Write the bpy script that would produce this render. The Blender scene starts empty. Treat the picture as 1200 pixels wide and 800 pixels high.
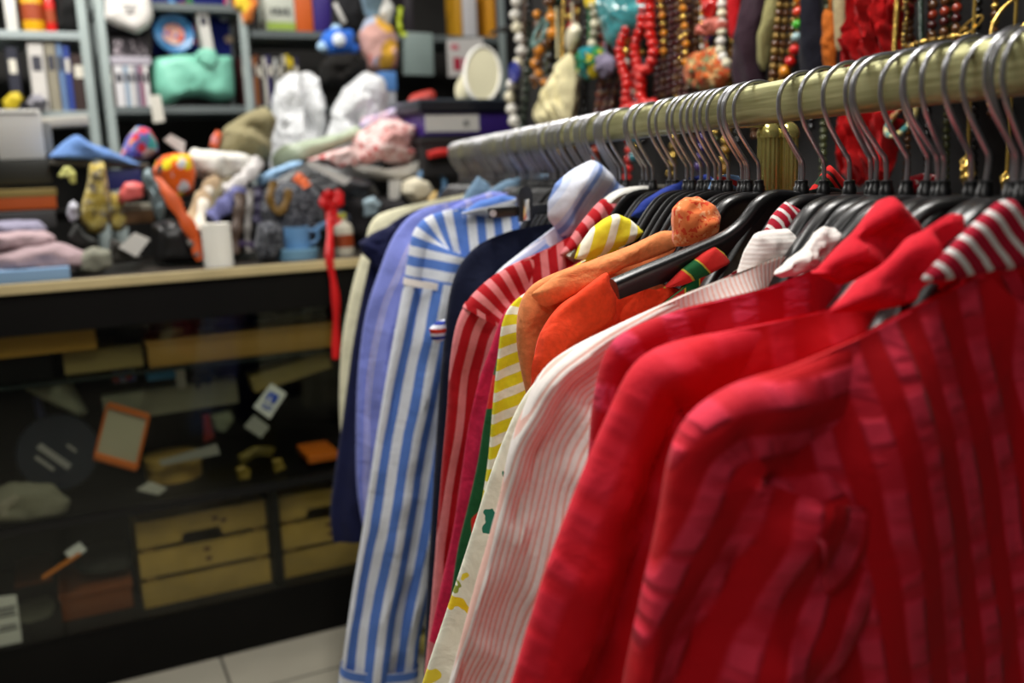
import bpy, bmesh, math, random
from mathutils import Vector, Matrix, noise
random.seed(7)
SC = bpy.context.scene
COL = SC.collection
PI = math.pi

# ------------------------------------------------------------------ camera
F = 1100.0
def nrm(v):
    v = Vector(v); v.normalize(); return v
RD = nrm((-279, -190, 1100))            # rail direction in camera axes (right, down, forward)
UP = nrm((-230, -6030, -1100))
RD = (RD - UP * RD.dot(UP)).normalized()
XD = RD.cross(UP)
CAM = Vector((-0.498, 0.0, 1.35))
def c2w(p):
    p = Vector(p)
    return Vector((p.dot(XD), p.dot(RD), p.dot(UP))) + CAM
def ray(x, y):
    p = Vector(((x - 600) / F, (y - 400) / F, 1.0))
    return Vector((p.dot(XD), p.dot(RD), p.dot(UP)))
cam_d = bpy.data.cameras.new('camera'); cam = bpy.data.objects.new('camera', cam_d); COL.objects.link(cam)
cam_d.sensor_width = 36.0; cam_d.lens = 36.0 * F / 1200.0; cam_d.clip_start = 0.02; cam_d.clip_end = 40
R3 = Matrix(((XD[0], -XD[1], -XD[2]), (RD[0], -RD[1], -RD[2]), (UP[0], -UP[1], -UP[2])))
cam.matrix_world = Matrix.Translation(CAM) @ R3.to_4x4()
cam_d.dof.use_dof = True; cam_d.dof.focus_distance = 0.97; cam_d.dof.aperture_fstop = 3.3
SC.camera = cam

# rail
ZR = c2w((0.305, -0.216, 0.8)).z
def yrail(z):
    return c2w((0.305 - 0.25 * (z - 0.8), -0.216 - 0.173 * (z - 0.8), z)).y
def zof(px):                             # forward depth at which the rail passes pixel column px
    return 0.505 / ((px - 600) / F + 0.25)
def on_y(x, y, Y):
    d = ray(x, y); t = (Y - CAM.y) / d.y
    return CAM + d * t

# room frame (a along the counter, b away from the viewer, h up)
ca = Vector((2300, -220, 1100)); ca = Vector((ca.dot(XD), ca.dot(RD), 0)).normalized()
cb = Vector((-ca.y, ca.x, 0))
ROT = math.atan2(ca.y, ca.x)
_d = ray(250, 772); ORG = CAM + _d * (-CAM.z / _d.z)
ORG.z = 0
def R(a, b, h):
    return ORG + ca * a + cb * b + Vector((0, 0, h))
def Q(x, y, b):                          # pixel on the vertical plane b -> (a, h)
    d = ray(x, y); n = cb
    t = (ORG + cb * b - CAM).dot(n) / d.dot(n)
    p = CAM + d * t - ORG
    return p.dot(ca), p.z

# ------------------------------------------------------------------ tagging
def tag(o, label=None, cat=None, group=None, kind=None):
    if label: o['label'] = label
    if cat: o['category'] = cat
    if group: o['group'] = group
    if kind: o['kind'] = kind
    return o
def empty(name, loc, rz=0.0, label=None, cat=None, group=None):
    o = bpy.data.objects.new(name, None); COL.objects.link(o)
    o.location = loc; o.rotation_euler = (0, 0, rz); o.empty_display_size = 0.05
    return tag(o, label, cat, group)

# ------------------------------------------------------------------ mesh builder
class MB:
    """collects shapes in one coordinate system; build() links them as ONE mesh object"""
    def __init__(s):
        s.v = []; s.f = []; s.uv = []; s.mi = []
    def add(s, vs, fs, uv=None, mi=0):
        n = len(s.v)
        s.v += [tuple(v) for v in vs]
        s.uv += uv if uv else [(v[0], v[2]) for v in vs]
        s.f += [tuple(i + n for i in f) for f in fs]
        s.mi += mi if isinstance(mi, list) else [mi] * len(fs)
        return s
    def box(s, c, d, rot=None, bev=0.0, mi=0):
        bm = bmesh.new(); bmesh.ops.create_cube(bm, size=1)
        for v in bm.verts: v.co = Vector((v.co.x * d[0], v.co.y * d[1], v.co.z * d[2]))
        if bev > 0:
            bmesh.ops.bevel(bm, geom=list(bm.edges), offset=bev, segments=2, affect='EDGES', profile=0.6)
        m = Matrix.Translation(Vector(c))
        if rot is not None: m = m @ rot.to_4x4()
        s.add([m @ v.co for v in bm.verts], [[v.index for v in f.verts] for f in (bm.verts.index_update() or bm.faces)], None, mi)
        bm.free(); return s
    def tube(s, path, r, seg=8, mi=0, cap=True, flat=1.0):
        P = [Vector(p) for p in path]; n = len(P)
        rr = r if isinstance(r, (list, tuple)) else [r] * n
        vs = []; uv = []; up = None; L = 0
        for i in range(n):
            t = (P[min(i + 1, n - 1)] - P[max(i - 1, 0)])
            if t.length < 1e-9: t = Vector((0, 0, 1))
            t.normalize()
            if up is None:
                up = Vector((0, 0, 1)) if abs(t.z) < 0.9 else Vector((0, 1, 0))
            a = up - t * up.dot(t)
            if a.length < 1e-6: a = t.orthogonal()
            a.normalize(); up = a; b = t.cross(a)
            if i: L += (P[i] - P[i - 1]).length
            for k in range(seg):
                th = 2 * PI * k / seg
                vs.append(P[i] + a * (math.cos(th) * rr[i]) + b * (math.sin(th) * rr[i] * flat)); uv.append((k / seg * 2 * PI * rr[i], L))
        fs = [(i * seg + k, i * seg + (k + 1) % seg, (i + 1) * seg + (k + 1) % seg, (i + 1) * seg + k) for i in range(n - 1) for k in range(seg)]
        if cap:
            fs.append(tuple(range(seg - 1, -1, -1))); fs.append(tuple((n - 1) * seg + k for k in range(seg)))
        return s.add(vs, fs, uv, mi)
    def lathe(s, prof, c=(0, 0, 0), seg=24, mi=0, rot=None, sx=1, sy=1):
        vs = []; uv = []
        m = Matrix.Translation(Vector(c))
        if rot is not None: m = m @ rot.to_4x4()
        for (r, z) in prof:
            for k in range(seg):
                th = 2 * PI * k / seg
                vs.append(m @ Vector((math.cos(th) * r * sx, math.sin(th) * r * sy, z))); uv.append((k / seg, z))
        n = len(prof)
        fs = [(i * seg + k, i * seg + (k + 1) % seg, (i + 1) * seg + (k + 1) % seg, (i + 1) * seg + k) for i in range(n - 1) for k in range(seg)]
        if prof[0][0] > 1e-6: fs.append(tuple(range(seg - 1, -1, -1)))
        if prof[-1][0] > 1e-6: fs.append(tuple((n - 1) * seg + k for k in range(seg)))
        return s.add(vs, fs, uv, mi)
    def ball(s, c, r, seg=10, rings=7, sc=(1, 1, 1), mi=0):
        vs = []; c = Vector(c)
        for i in range(rings + 1):
            ph = PI * i / rings
            for k in range(seg):
                th = 2 * PI * k / seg
                vs.append(c + Vector((math.sin(ph) * math.cos(th) * r * sc[0], math.sin(ph) * math.sin(th) * r * sc[1], math.cos(ph) * r * sc[2])))
        fs = [(i * seg + k, (i + 1) * seg + k, (i + 1) * seg + (k + 1) % seg, i * seg + (k + 1) % seg) for i in range(rings) for k in range(seg)]
        return s.add(vs, fs, None, mi)
    def prism(s, pts, y0, y1, mi=0):
        """outline in x,z extruded from y0 to y1"""
        n = len(pts)
        vs = [(p[0], y0, p[1]) for p in pts] + [(p[0], y1, p[1]) for p in pts]
        fs = [tuple(range(n)), tuple(range(2 * n - 1, n - 1, -1))] + [(i, i + n, (i + 1) % n + n, (i + 1) % n) for i in range(n)]
        return s.add(vs, fs, None, mi)
    def pillow(s, pts, T, K=9, N=56, amp=0.0, fr=10.0, seed=0, y0=0.0, ang=0.0, sharp=2.0, mi=0, ridges=None):
        """soft closed body over an x,z outline; half thickness T along y, noise folds"""
        pts = resample([Vector((p[0], p[1])) for p in pts], N)
        c = sum(pts, Vector((0, 0))) / N
        vs = []; uv = []
        ca_, sa_ = math.cos(ang), math.sin(ang)
        def put(p, yy, sg):
            q = Vector((p.x, yy, p.y))
            off = Vector((seed * 3.1, seed * 1.7, seed * 0.9))
            d = noise.noise(q * fr + off) + 0.55 * noise.noise(q * fr * 2.3 + off)
            if ridges:
                d += ridges[0] * math.sin((q.x * math.cos(ridges[2]) + q.z * math.sin(ridges[2])) * ridges[1] + 2.2 * noise.noise(q * fr * 0.7 + off))
            return q, d
        for sg in (-1, 1):
            for j in range(K + 1):
                rho = j / K
                for i in range(N):
                    p = c + (pts[i] - c) * rho
                    hgt = T * (max(0.0, 1 - rho ** sharp)) ** 0.5
                    q, d = put(p, y0 + sg * hgt, sg)
                    q.y += sg * d * amp * (1 - rho ** 3)
                    if rho > 0.4:
                        q.x += d * amp * 0.3; q.z += d * amp * 0.3
                    vs.append(q); uv.append((p.x * ca_ + p.y * sa_, -p.x * sa_ + p.y * ca_))
        fs = []
        M_ = (K + 1) * N
        for g in (0, 1):
            for j in range(K):
                for i in range(N):
                    A = g * M_ + j * N + i; Bq = g * M_ + j * N + (i + 1) % N; Cq = g * M_ + (j + 1) * N + (i + 1) % N; D = g * M_ + (j + 1) * N + i
                    fs.append((A, D, Cq, Bq) if g else (A, Bq, Cq, D))
        # rims meet: stitch
        for i in range(N):
            a1 = K * N + i; b1 = K * N + (i + 1) % N
            fs.append((a1, b1, M_ + b1, M_ + a1))
        return s.add(vs, fs, uv, mi)
    def build(s, name, mats, parent=None, loc=None, rz=0.0, smooth=True, weld=False):
        me = bpy.data.meshes.new(name)
        me.from_pydata(s.v, [], s.f)
        ul = me.uv_layers.new(name='UVMap')
        vi = [0] * len(me.loops); me.loops.foreach_get('vertex_index', vi)
        flat = []
        for i in vi: flat += s.uv[i]
        ul.data.foreach_set('uv', flat)
        if not isinstance(mats, (list, tuple)): mats = [mats]
        for m in mats: me.materials.append(m)
        me.polygons.foreach_set('material_index', s.mi)
        bm = bmesh.new(); bm.from_mesh(me)
        if weld: bmesh.ops.remove_doubles(bm, verts=bm.verts, dist=1e-5)
        if smooth != 'raw': bmesh.ops.recalc_face_normals(bm, faces=bm.faces)
        bm.to_mesh(me); bm.free()
        if smooth: me.polygons.foreach_set('use_smooth', [True] * len(me.polygons))
        me.update()
        if smooth:
            try: me.set_sharp_from_angle(angle=math.radians(50))
            except Exception: pass
        o = bpy.data.objects.new(name, me); COL.objects.link(o)
        if parent is not None: o.parent = parent
        if loc is not None: o.location = loc; o.rotation_euler = (0, 0, rz)
        return o

def resample(pts, N):
    n = len(pts)
    L = [0.0]
    for i in range(n): L.append(L[-1] + (pts[(i + 1) % n] - pts[i]).length)
    out = []
    for k in range(N):
        d = L[-1] * k / N
        j = 0
        while j < n - 1 and L[j + 1] < d: j += 1
        t = (d - L[j]) / max(1e-9, L[j + 1] - L[j])
        out.append(pts[j].lerp(pts[(j + 1) % n], t))
    # one smoothing pass
    return [(out[i - 1] + out[i] * 2 + out[(i + 1) % N]) / 4 for i in range(N)]

def spline(pts, N):
    """Catmull-Rom through open 2-D or 3-D points, N samples evenly spaced in length"""
    P = [Vector(p) for p in pts]; n = len(P); D = []
    for i in range(n - 1):
        p0 = P[i - 1] if i else P[0] * 2 - P[1]; p1 = P[i]; p2 = P[i + 1]; p3 = P[i + 2] if i + 2 < n else P[-1] * 2 - P[-2]
        for k in range(14):
            t = k / 14
            D.append(0.5 * (2 * p1 + (p2 - p0) * t + (2 * p0 - 5 * p1 + 4 * p2 - p3) * t * t + (3 * p1 - p0 - 3 * p2 + p3) * t ** 3))
    D.append(P[-1])
    L = [0.0]
    for i in range(1, len(D)): L.append(L[-1] + (D[i] - D[i - 1]).length)
    out = []; j = 0
    for k in range(N):
        d = L[-1] * k / (N - 1)
        while j < len(D) - 2 and L[j + 1] < d: j += 1
        t = (d - L[j]) / max(1e-9, L[j + 1] - L[j]); out.append(D[j].lerp(D[j + 1], min(1, t)))
    return out

# ------------------------------------------------------------------ materials
def lin(c):
    return tuple((x / 255 / 12.92 if x / 255 <= 0.04045 else ((x / 255 + 0.055) / 1.055) ** 2.4) for x in c) + (1.0,)
_mc = {}
def newmat(name):
    m = bpy.data.materials.new(name); m.use_nodes = True
    return m, m.node_tree, m.node_tree.nodes['Principled BSDF']
def _bump(nt, bs, scale, strength, dist, coord='Object', kind='noise'):
    tc = nt.nodes.new('ShaderNodeTexCoord'); nz = nt.nodes.new('ShaderNodeTexNoise'); nz.inputs['Scale'].default_value = scale; nz.inputs['Detail'].default_value = 3
    b = nt.nodes.new('ShaderNodeBump'); b.inputs['Strength'].default_value = strength; b.inputs['Distance'].default_value = dist
    nt.links.new(tc.outputs[coord], nz.inputs['Vector']); nt.links.new(nz.outputs['Fac'], b.inputs['Height']); nt.links.new(b.outputs['Normal'], bs.inputs['Normal'])
    return b
def mat(name, rgb, rough=0.6, metal=0.0, bump=None, var=0.0, vs=6.0, spec=0.5, coat=0.0, alpha=1.0, trans=0.0):
    if name in _mc: return _mc[name]
    m, nt, bs = newmat(name); c = lin(rgb)
    bs.inputs['Roughness'].default_value = rough; bs.inputs['Metallic'].default_value = metal
    bs.inputs['Specular IOR Level'].default_value = spec; bs.inputs['Coat Weight'].default_value = coat
    bs.inputs['Alpha'].default_value = alpha; bs.inputs['Transmission Weight'].default_value = trans
    tc = nt.nodes.new('ShaderNodeTexCoord'); nz = nt.nodes.new('ShaderNodeTexNoise'); nz.inputs['Scale'].default_value = vs; nz.inputs['Detail'].default_value = 4
    rp = nt.nodes.new('ShaderNodeValToRGB')
    v = max(var, 0.05)
    rp.color_ramp.elements[0].position = 0.3; rp.color_ramp.elements[1].position = 0.7
    rp.color_ramp.elements[0].color = tuple(x * (1 - v) for x in c[:3]) + (1,); rp.color_ramp.elements[1].color = tuple(min(1, x * (1 + v)) for x in c[:3]) + (1,)
    nt.links.new(tc.outputs['Object'], nz.inputs['Vector']); nt.links.new(nz.outputs['Fac'], rp.inputs['Fac']); nt.links.new(rp.outputs['Color'], bs.inputs['Base Color'])
    if bump: _bump(nt, bs, *bump)
    _mc[name] = m; return m
def fabric(name, rgb, var=0.10, weave=900, wb=0.25, wrinkle=0.5, ws=28, rough=0.85, sheen=0.04):
    """plain cloth: weave grain and wrinkle relief"""
    if name in _mc: return _mc[name]
    m, nt, bs = newmat(name)
    _cloth_common(nt, bs, weave, wb, wrinkle, ws, rough, sheen)
    c = lin(rgb); tc = nt.nodes.new('ShaderNodeTexCoord'); nz = nt.nodes.new('ShaderNodeTexNoise'); nz.inputs['Scale'].default_value = 160; nz.inputs['Detail'].default_value = 2
    rp = nt.nodes.new('ShaderNodeValToRGB'); rp.color_ramp.elements[0].position = 0.3; rp.color_ramp.elements[1].position = 0.7
    rp.color_ramp.elements[0].color = tuple(x * (1 - var) for x in c[:3]) + (1,); rp.color_ramp.elements[1].color = tuple(min(1, x * (1 + var)) for x in c[:3]) + (1,)
    nt.links.new(tc.outputs['Object'], nz.inputs['Vector']); nt.links.new(nz.outputs['Fac'], rp.inputs['Fac']); nt.links.new(rp.outputs['Color'], bs.inputs['Base Color'])
    _mc[name] = m; return m
def _cloth_common(nt, bs, weave, wb, wrinkle, ws, rough, sheen):
    bs.inputs['Roughness'].default_value = rough; bs.inputs['Specular IOR Level'].default_value = 0.2
    bs.inputs['Sheen Weight'].default_value = sheen; bs.inputs['Sheen Roughness'].default_value = 0.5
    tc = nt.nodes.new('ShaderNodeTexCoord')
    n1 = nt.nodes.new('ShaderNodeTexNoise'); n1.inputs['Scale'].default_value = weave
    n2 = nt.nodes.new('ShaderNodeTexNoise'); n2.inputs['Scale'].default_value = ws; n2.inputs['Detail'].default_value = 3; n2.inputs['Distortion'].default_value = 0.8
    b1 = nt.nodes.new('ShaderNodeBump'); b1.inputs['Strength'].default_value = wb; b1.inputs['Distance'].default_value = 0.0006
    b2 = nt.nodes.new('ShaderNodeBump'); b2.inputs['Strength'].default_value = wrinkle; b2.inputs['Distance'].default_value = 0.006
    nt.links.new(tc.outputs['Object'], n1.inputs['Vector']); nt.links.new(tc.outputs['Object'], n2.inputs['Vector'])
    nt.links.new(n2.outputs['Fac'], b2.inputs['Height']); nt.links.new(n1.outputs['Fac'], b1.inputs['Height'])
    nt.links.new(b2.outputs['Normal'], b1.inputs['Normal']); nt.links.new(b1.outputs['Normal'], bs.inputs['Normal'])
    return b2
def stripes(name, period, stops, axis=0, wrinkle=0.4, ws=26, wob=0.0015, rough=0.85, sheen=0.04, rib=0.0, ripper=None, shift=0.0, diag=0.0):
    """woven stripes along one UV axis; stops = [(position in the repeat, rgb)...]"""
    if name in _mc: return _mc[name]
    m, nt, bs = newmat(name)
    b2 = _cloth_common(nt, bs, 900, 0.2, wrinkle, ws, rough, sheen)
    N = nt.nodes.new; L = nt.links.new
    uv = N('ShaderNodeUVMap'); sp = N('ShaderNodeSeparateXYZ'); L(uv.outputs['UV'], sp.inputs[0])
    nz = N('ShaderNodeTexNoise'); nz.inputs['Scale'].default_value = 9; L(uv.outputs['UV'], nz.inputs['Vector'])
    if diag:
        d1 = N('ShaderNodeMath'); d1.operation = 'MULTIPLY'; L(sp.outputs[0], d1.inputs[0]); d1.inputs[1].default_value = math.sin(diag)
        src = N('ShaderNodeMath'); src.operation = 'MULTIPLY_ADD'; L(sp.outputs[1], src.inputs[0]); src.inputs[1].default_value = math.cos(diag); L(d1.outputs[0], src.inputs[2]); so_ = src.outputs[0]
    else: so_ = sp.outputs[axis]
    w = N('ShaderNodeMath'); w.operation = 'MULTIPLY_ADD'; L(nz.outputs['Fac'], w.inputs[0]); w.inputs[1].default_value = wob * 4; L(so_, w.inputs[2])
    k = N('ShaderNodeMath'); k.operation = 'MULTIPLY_ADD'; L(w.outputs[0], k.inputs[0]); k.inputs[1].default_value = 1 / period; k.inputs[2].default_value = 100 + shift
    fr = N('ShaderNodeMath'); fr.operation = 'FRACT'; L(k.outputs[0], fr.inputs[0])
    rp = N('ShaderNodeValToRGB'); rp.color_ramp.interpolation = 'CONSTANT'
    e = rp.color_ramp.elements
    e[0].position = 0; e[0].color = lin(stops[0][1]); e[1].position = stops[1][0]; e[1].color = lin(stops[1][1])
    for p, c in stops[2:]:
        q = e.new(p); q.color = lin(c)
    L(fr.outputs[0], rp.inputs['Fac'])
    nn = N('ShaderNodeTexNoise'); nn.inputs['Scale'].default_value = 220; tc = N('ShaderNodeTexCoord'); L(tc.outputs['Object'], nn.inputs['Vector'])
    mx = N('ShaderNodeMix'); mx.data_type = 'RGBA'; mx.blend_type = 'MULTIPLY'; mx.inputs['Factor'].default_value = 0.25
    L(rp.outputs['Color'], mx.inputs['A']); L(nn.outputs['Fac'], mx.inputs['B'])
    mx.inputs['Factor'].default_value = 0.18
    L(mx.outputs['Result'], bs.inputs['Base Color'])
    if rib > 0:
        kk = N('ShaderNodeMath'); kk.operation = 'MULTIPLY'; L(sp.outputs[axis], kk.inputs[0]); kk.inputs[1].default_value = 2 * PI / (ripper or period)
        sn = N('ShaderNodeMath'); sn.operation = 'SINE'; L(kk.outputs[0], sn.inputs[0])
        b3 = N('ShaderNodeBump'); b3.inputs['Strength'].default_value = rib; b3.inputs['Distance'].default_value = 0.002
        L(sn.outputs[0], b3.inputs['Height']); L(b3.outputs['Normal'], b2.inputs['Normal'])
    _mc[name] = m; return m
def seersucker(name, period, base, light, duty=0.42, pucker=1.0, axis=0, ps=70, slant=0.0):
    """crinkled stripe: light bands that pucker into separate blisters between flat bands"""
    if name in _mc: return _mc[name]
    m, nt, bs = newmat(name)
    b2 = _cloth_common(nt, bs, 800, 0.2, 0.5, 22, 0.8, 0.04)
    N = nt.nodes.new; L = nt.links.new
    uv = N('ShaderNodeUVMap'); sp = N('ShaderNodeSeparateXYZ'); L(uv.outputs['UV'], sp.inputs[0])
    nz = N('ShaderNodeTexNoise'); nz.inputs['Scale'].default_value = 8; L(uv.outputs['UV'], nz.inputs['Vector'])
    w = N('ShaderNodeMath'); w.operation = 'MULTIPLY_ADD'; L(nz.outputs['Fac'], w.inputs[0]); w.inputs[1].default_value = 0.012
    sl = N('ShaderNodeMath'); sl.operation = 'MULTIPLY_ADD'; L(sp.outputs[1 - axis], sl.inputs[0]); sl.inputs[1].default_value = slant; L(sp.outputs[axis], sl.inputs[2]); L(sl.outputs[0], w.inputs[2])
    k = N('ShaderNodeMath'); k.operation = 'MULTIPLY_ADD'; L(w.outputs[0], k.inputs[0]); k.inputs[1].default_value = 1 / period; k.inputs[2].default_value = 100
    fr = N('ShaderNodeMath'); fr.operation = 'FRACT'; L(k.outputs[0], fr.inputs[0])
    band = N('ShaderNodeValToRGB'); e = band.color_ramp.elements
    e[0].position = 0.0; e[0].color = (0, 0, 0, 1); e[1].position = 1.0; e[1].color = (0, 0, 0, 1)
    for p, v in ((0.5 - duty / 2 - 0.06, 0), (0.5 - duty / 2 + 0.04, 1), (0.5 + duty / 2 - 0.04, 1), (0.5 + duty / 2 + 0.06, 0)):
        q = e.new(p); q.color = (v, v, v, 1)
    L(fr.outputs[0], band.inputs['Fac'])
    mp = N('ShaderNodeMapping'); L(uv.outputs['UV'], mp.inputs['Vector'])
    mp.inputs['Scale'].default_value = (0.35, 1.0, 1.0) if axis == 0 else (1.0, 0.35, 1.0)
    pz = N('ShaderNodeTexNoise'); pz.inputs['Scale'].default_value = ps; pz.inputs['Detail'].default_value = 1.5; L(mp.outputs[0], pz.inputs['Vector'])
    pr = N('ShaderNodeValToRGB'); pr.color_ramp.elements[0].position = 0.40; pr.color_ramp.elements[1].position = 0.58; L(pz.outputs['Fac'], pr.inputs['Fac'])
    mu = N('ShaderNodeMath'); mu.operation = 'MULTIPLY'; L(band.outputs['Color'], mu.inputs[0]); L(pr.outputs['Color'], mu.inputs[1])
    mu2 = N('ShaderNodeMath'); mu2.operation = 'MULTIPLY_ADD'; L(band.outputs['Color'], mu2.inputs[0]); mu2.inputs[1].default_value = 0.35; 
    mu3 = N('ShaderNodeMath'); mu3.operation = 'MULTIPLY'; L(mu.outputs[0], mu3.inputs[0]); mu3.inputs[1].default_value = 0.65; L(mu3.outputs[0], mu2.inputs[2])
    mx = N('ShaderNodeMix'); mx.data_type = 'RGBA'; L(mu2.outputs[0], mx.inputs['Factor']); mx.inputs['A'].default_value = lin(base); mx.inputs['B'].default_value = lin(light)
    L(mx.outputs['Result'], bs.inputs['Base Color'])
    b3 = N('ShaderNodeBump'); b3.inputs['Strength'].default_value = pucker; b3.inputs['Distance'].default_value = 0.004
    L(mu.outputs[0], b3.inputs['Height']); L(b3.outputs['Normal'], b2.inputs['Normal'])
    _mc[name] = m; return m
def printed(name, base, spots, scale=22, thr=0.32, rough=0.85, wrinkle=0.5, uvc='UV', sheen=0.1):
    """cloth printed with scattered coloured motifs (cells of a Voronoi, each its own colour)"""
    if name in _mc: return _mc[name]
    m, nt, bs = newmat(name)
    _cloth_common(nt, bs, 900, 0.2, wrinkle, 26, rough, sheen)
    N = nt.nodes.new; L = nt.links.new
    tc = N('ShaderNodeTexCoord'); nz = N('ShaderNodeTexNoise'); nz.inputs['Scale'].default_value = scale * 1.3; L(tc.outputs[uvc], nz.inputs['Vector'])
    ad = N('ShaderNodeMix'); ad.data_type = 'RGBA'; ad.blend_type = 'LINEAR_LIGHT'; ad.inputs['Factor'].default_value = 0.02; L(tc.outputs[uvc], ad.inputs['A']); L(nz.outputs['Color'], ad.inputs['B'])
    vo = N('ShaderNodeTexVoronoi'); vo.inputs['Scale'].default_value = scale; L(ad.outputs['Result'], vo.inputs['Vector'])
    lt = N('ShaderNodeMath'); lt.operation = 'LESS_THAN'; lt.inputs[1].default_value = thr; L(vo.outputs['Distance'], lt.inputs[0])
    sp = N('ShaderNodeSeparateColor'); L(vo.outputs['Color'], sp.inputs[0])
    rp = N('ShaderNodeValToRGB'); rp.color_ramp.interpolation = 'CONSTANT'; e = rp.color_ramp.elements
    e[0].position = 0; e[0].color = lin(spots[0]); e[1].position = 1.0 / len(spots); e[1].color = lin(spots[1 % len(spots)])
    for i in range(2, len(spots)):
        q = e.new(i / len(spots)); q.color = lin(spots[i])
    L(sp.outputs[0], rp.inputs['Fac'])
    mx = N('ShaderNodeMix'); mx.data_type = 'RGBA'; L(lt.outputs[0], mx.inputs['Factor']); mx.inputs['A'].default_value = lin(base); L(rp.outputs['Color'], mx.inputs['B'])
    L(mx.outputs['Result'], bs.inputs['Base Color'])
    _mc[name] = m; return m
def film(name, rgb, rough=0.25, alpha=0.55):
    """crinkled translucent plastic"""
    if name in _mc: return _mc[name]
    m, nt, bs = newmat(name)
    bs.inputs['Base Color'].default_value = lin(rgb); bs.inputs['Roughness'].default_value = rough; bs.inputs['Alpha'].default_value = alpha; bs.inputs['Specular IOR Level'].default_value = 0.7
    _bump(nt, bs, 30, 0.9, 0.02)
    _mc[name] = m; return m
# ------------------------------------------------------------------ the room
def floor_mat():
    m, nt, bs = newmat('floor_tile'); N = nt.nodes.new; L = nt.links.new
    tc = N('ShaderNodeTexCoord'); br = N('ShaderNodeTexBrick'); br.offset = 0.0
    br.inputs['Scale'].default_value = 1.0; br.inputs['Brick Width'].default_value = 0.40; br.inputs['Row Height'].default_value = 0.40; br.inputs['Mortar Size'].default_value = 0.004
    br.inputs['Color1'].default_value = lin((196, 190, 172)); br.inputs['Color2'].default_value = lin((188, 184, 168)); br.inputs['Mortar'].default_value = lin((96, 92, 84))
    mp = N('ShaderNodeMapping'); mp.inputs['Location'].default_value = (0.13, 0.2, 0); L(tc.outputs['Object'], mp.inputs[0]); L(mp.outputs[0], br.inputs['Vector'])
    nz = N('ShaderNodeTexNoise'); nz.inputs['Scale'].default_value = 6; nz.inputs['Detail'].default_value = 6; L(tc.outputs['Object'], nz.inputs['Vector'])
    mx = N('ShaderNodeMix'); mx.data_type = 'RGBA'; mx.blend_type = 'MULTIPLY'; mx.inputs['Factor'].default_value = 0.3
    L(br.outputs['Color'], mx.inputs['A']); L(nz.outputs['Fac'], mx.inputs['B']); L(mx.outputs['Result'], bs.inputs['Base Color'])
    bs.inputs['Roughness'].default_value = 0.35
    return m
A0, A1, B0, B1, HC = -2.3, 4.2, -4.2, 1.75, 2.8
def slab(name, c, d, m):
    o = MB().box((0, 0, 0), d).build(name, m, None, R(*c), ROT, smooth=False); return tag(o, kind='structure')
M_wall = mat('wall_plaster', (92, 92, 90), 0.9, bump=(60, 0.2, 0.004), var=0.12)
M_wallr = mat('wall_dark_panel', (40, 38, 36), 0.85, bump=(60, 0.2, 0.004), var=0.2)
slab('floor', ((A0 + A1) / 2, (B0 + B1) / 2, -0.05), (A1 - A0 + .2, B1 - B0 + .2, 0.1), floor_mat())
slab('ceiling', ((A0 + A1) / 2, (B0 + B1) / 2, HC + 0.05), (A1 - A0 + .2, B1 - B0 + .2, 0.1), mat('ceiling_white', (190, 190, 186), 0.9))
slab('wall_back', ((A0 + A1) / 2, B1 + 0.05, HC / 2), (A1 - A0 + .2, 0.1, HC), M_wallr)
slab('wall_left', (A0 - 0.05, (B0 + B1) / 2, HC / 2), (0.1, B1 - B0, HC), M_wall)
slab('wall_right', (A1 + 0.05, (B0 + B1) / 2, HC / 2), (0.1, B1 - B0, HC), M_wallr)
slab('wall_front', ((A0 + A1) / 2, B0 - 0.05, HC / 2), (A1 - A0 + .2, 0.1, HC), M_wall)

# ------------------------------------------------------------------ lamps of the ceiling
def tube_light(name, p, sx, sy, power, rz=ROT, col=(1, 0.97, 0.92)):
    d = bpy.data.lights.new(name, 'AREA'); d.shape = 'RECTANGLE'; d.size = sx; d.size_y = sy; d.energy = power; d.color = col
    o = bpy.data.objects.new(name, d); COL.objects.link(o); o.location = p; o.rotation_euler = (0, 0, rz); return o
_w = Vector((-0.30, 1.25, HC - 0.06)); tube_light('ceiling_lamp', _w, 0.25, 1.3, 44, 0.0)
tube_light('ceiling_lamp', R(-0.6, 0.55, HC - 0.06), 1.8, 0.35, 52)
tube_light('ceiling_lamp', R(1.3, 0.2, HC - 0.06), 1.2, 0.3, 12)
tube_light('ceiling_lamp', Vector((-1.3, -0.5, HC - 0.06)), 0.3, 1.4, 12, 0.0)
w = bpy.data.worlds.new('world'); SC.world = w; w.use_nodes = True
w.node_tree.nodes['Background'].inputs[0].default_value = (0.5, 0.5, 0.5, 1); w.node_tree.nodes['Background'].inputs[1].default_value = 0.05

# ------------------------------------------------------------------ clothes rack
def brass():
    m, nt, bs = newmat('worn_brass'); N = nt.nodes.new; L = nt.links.new
    bs.inputs['Metallic'].default_value = 0.6; bs.inputs['Roughness'].default_value = 0.33
    tc = N('ShaderNodeTexCoord'); mp = N('ShaderNodeMapping'); mp.inputs['Scale'].default_value = (6, 1, 30); nz = N('ShaderNodeTexNoise'); nz.inputs['Scale'].default_value = 9; nz.inputs['Detail'].default_value = 6
    L(tc.outputs['Object'], mp.inputs[0]); L(mp.outputs[0], nz.inputs['Vector'])
    rp = N('ShaderNodeValToRGB'); rp.color_ramp.elements[0].position = .3; rp.color_ramp.elements[1].position = .7
    rp.color_ramp.elements[0].color = lin((150, 148, 98)); rp.color_ramp.elements[1].color = lin((192, 190, 140))
    L(nz.outputs['Fac'], rp.inputs['Fac']); L(rp.outputs['Color'], bs.inputs['Base Color'])
    r2 = N('ShaderNodeMapRange'); r2.inputs['To Min'].default_value = 0.25; r2.inputs['To Max'].default_value = 0.5; L(nz.outputs['Fac'], r2.inputs['Value']); L(r2.outputs[0], bs.inputs['Roughness'])
    return m
M_brass = brass()
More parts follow.
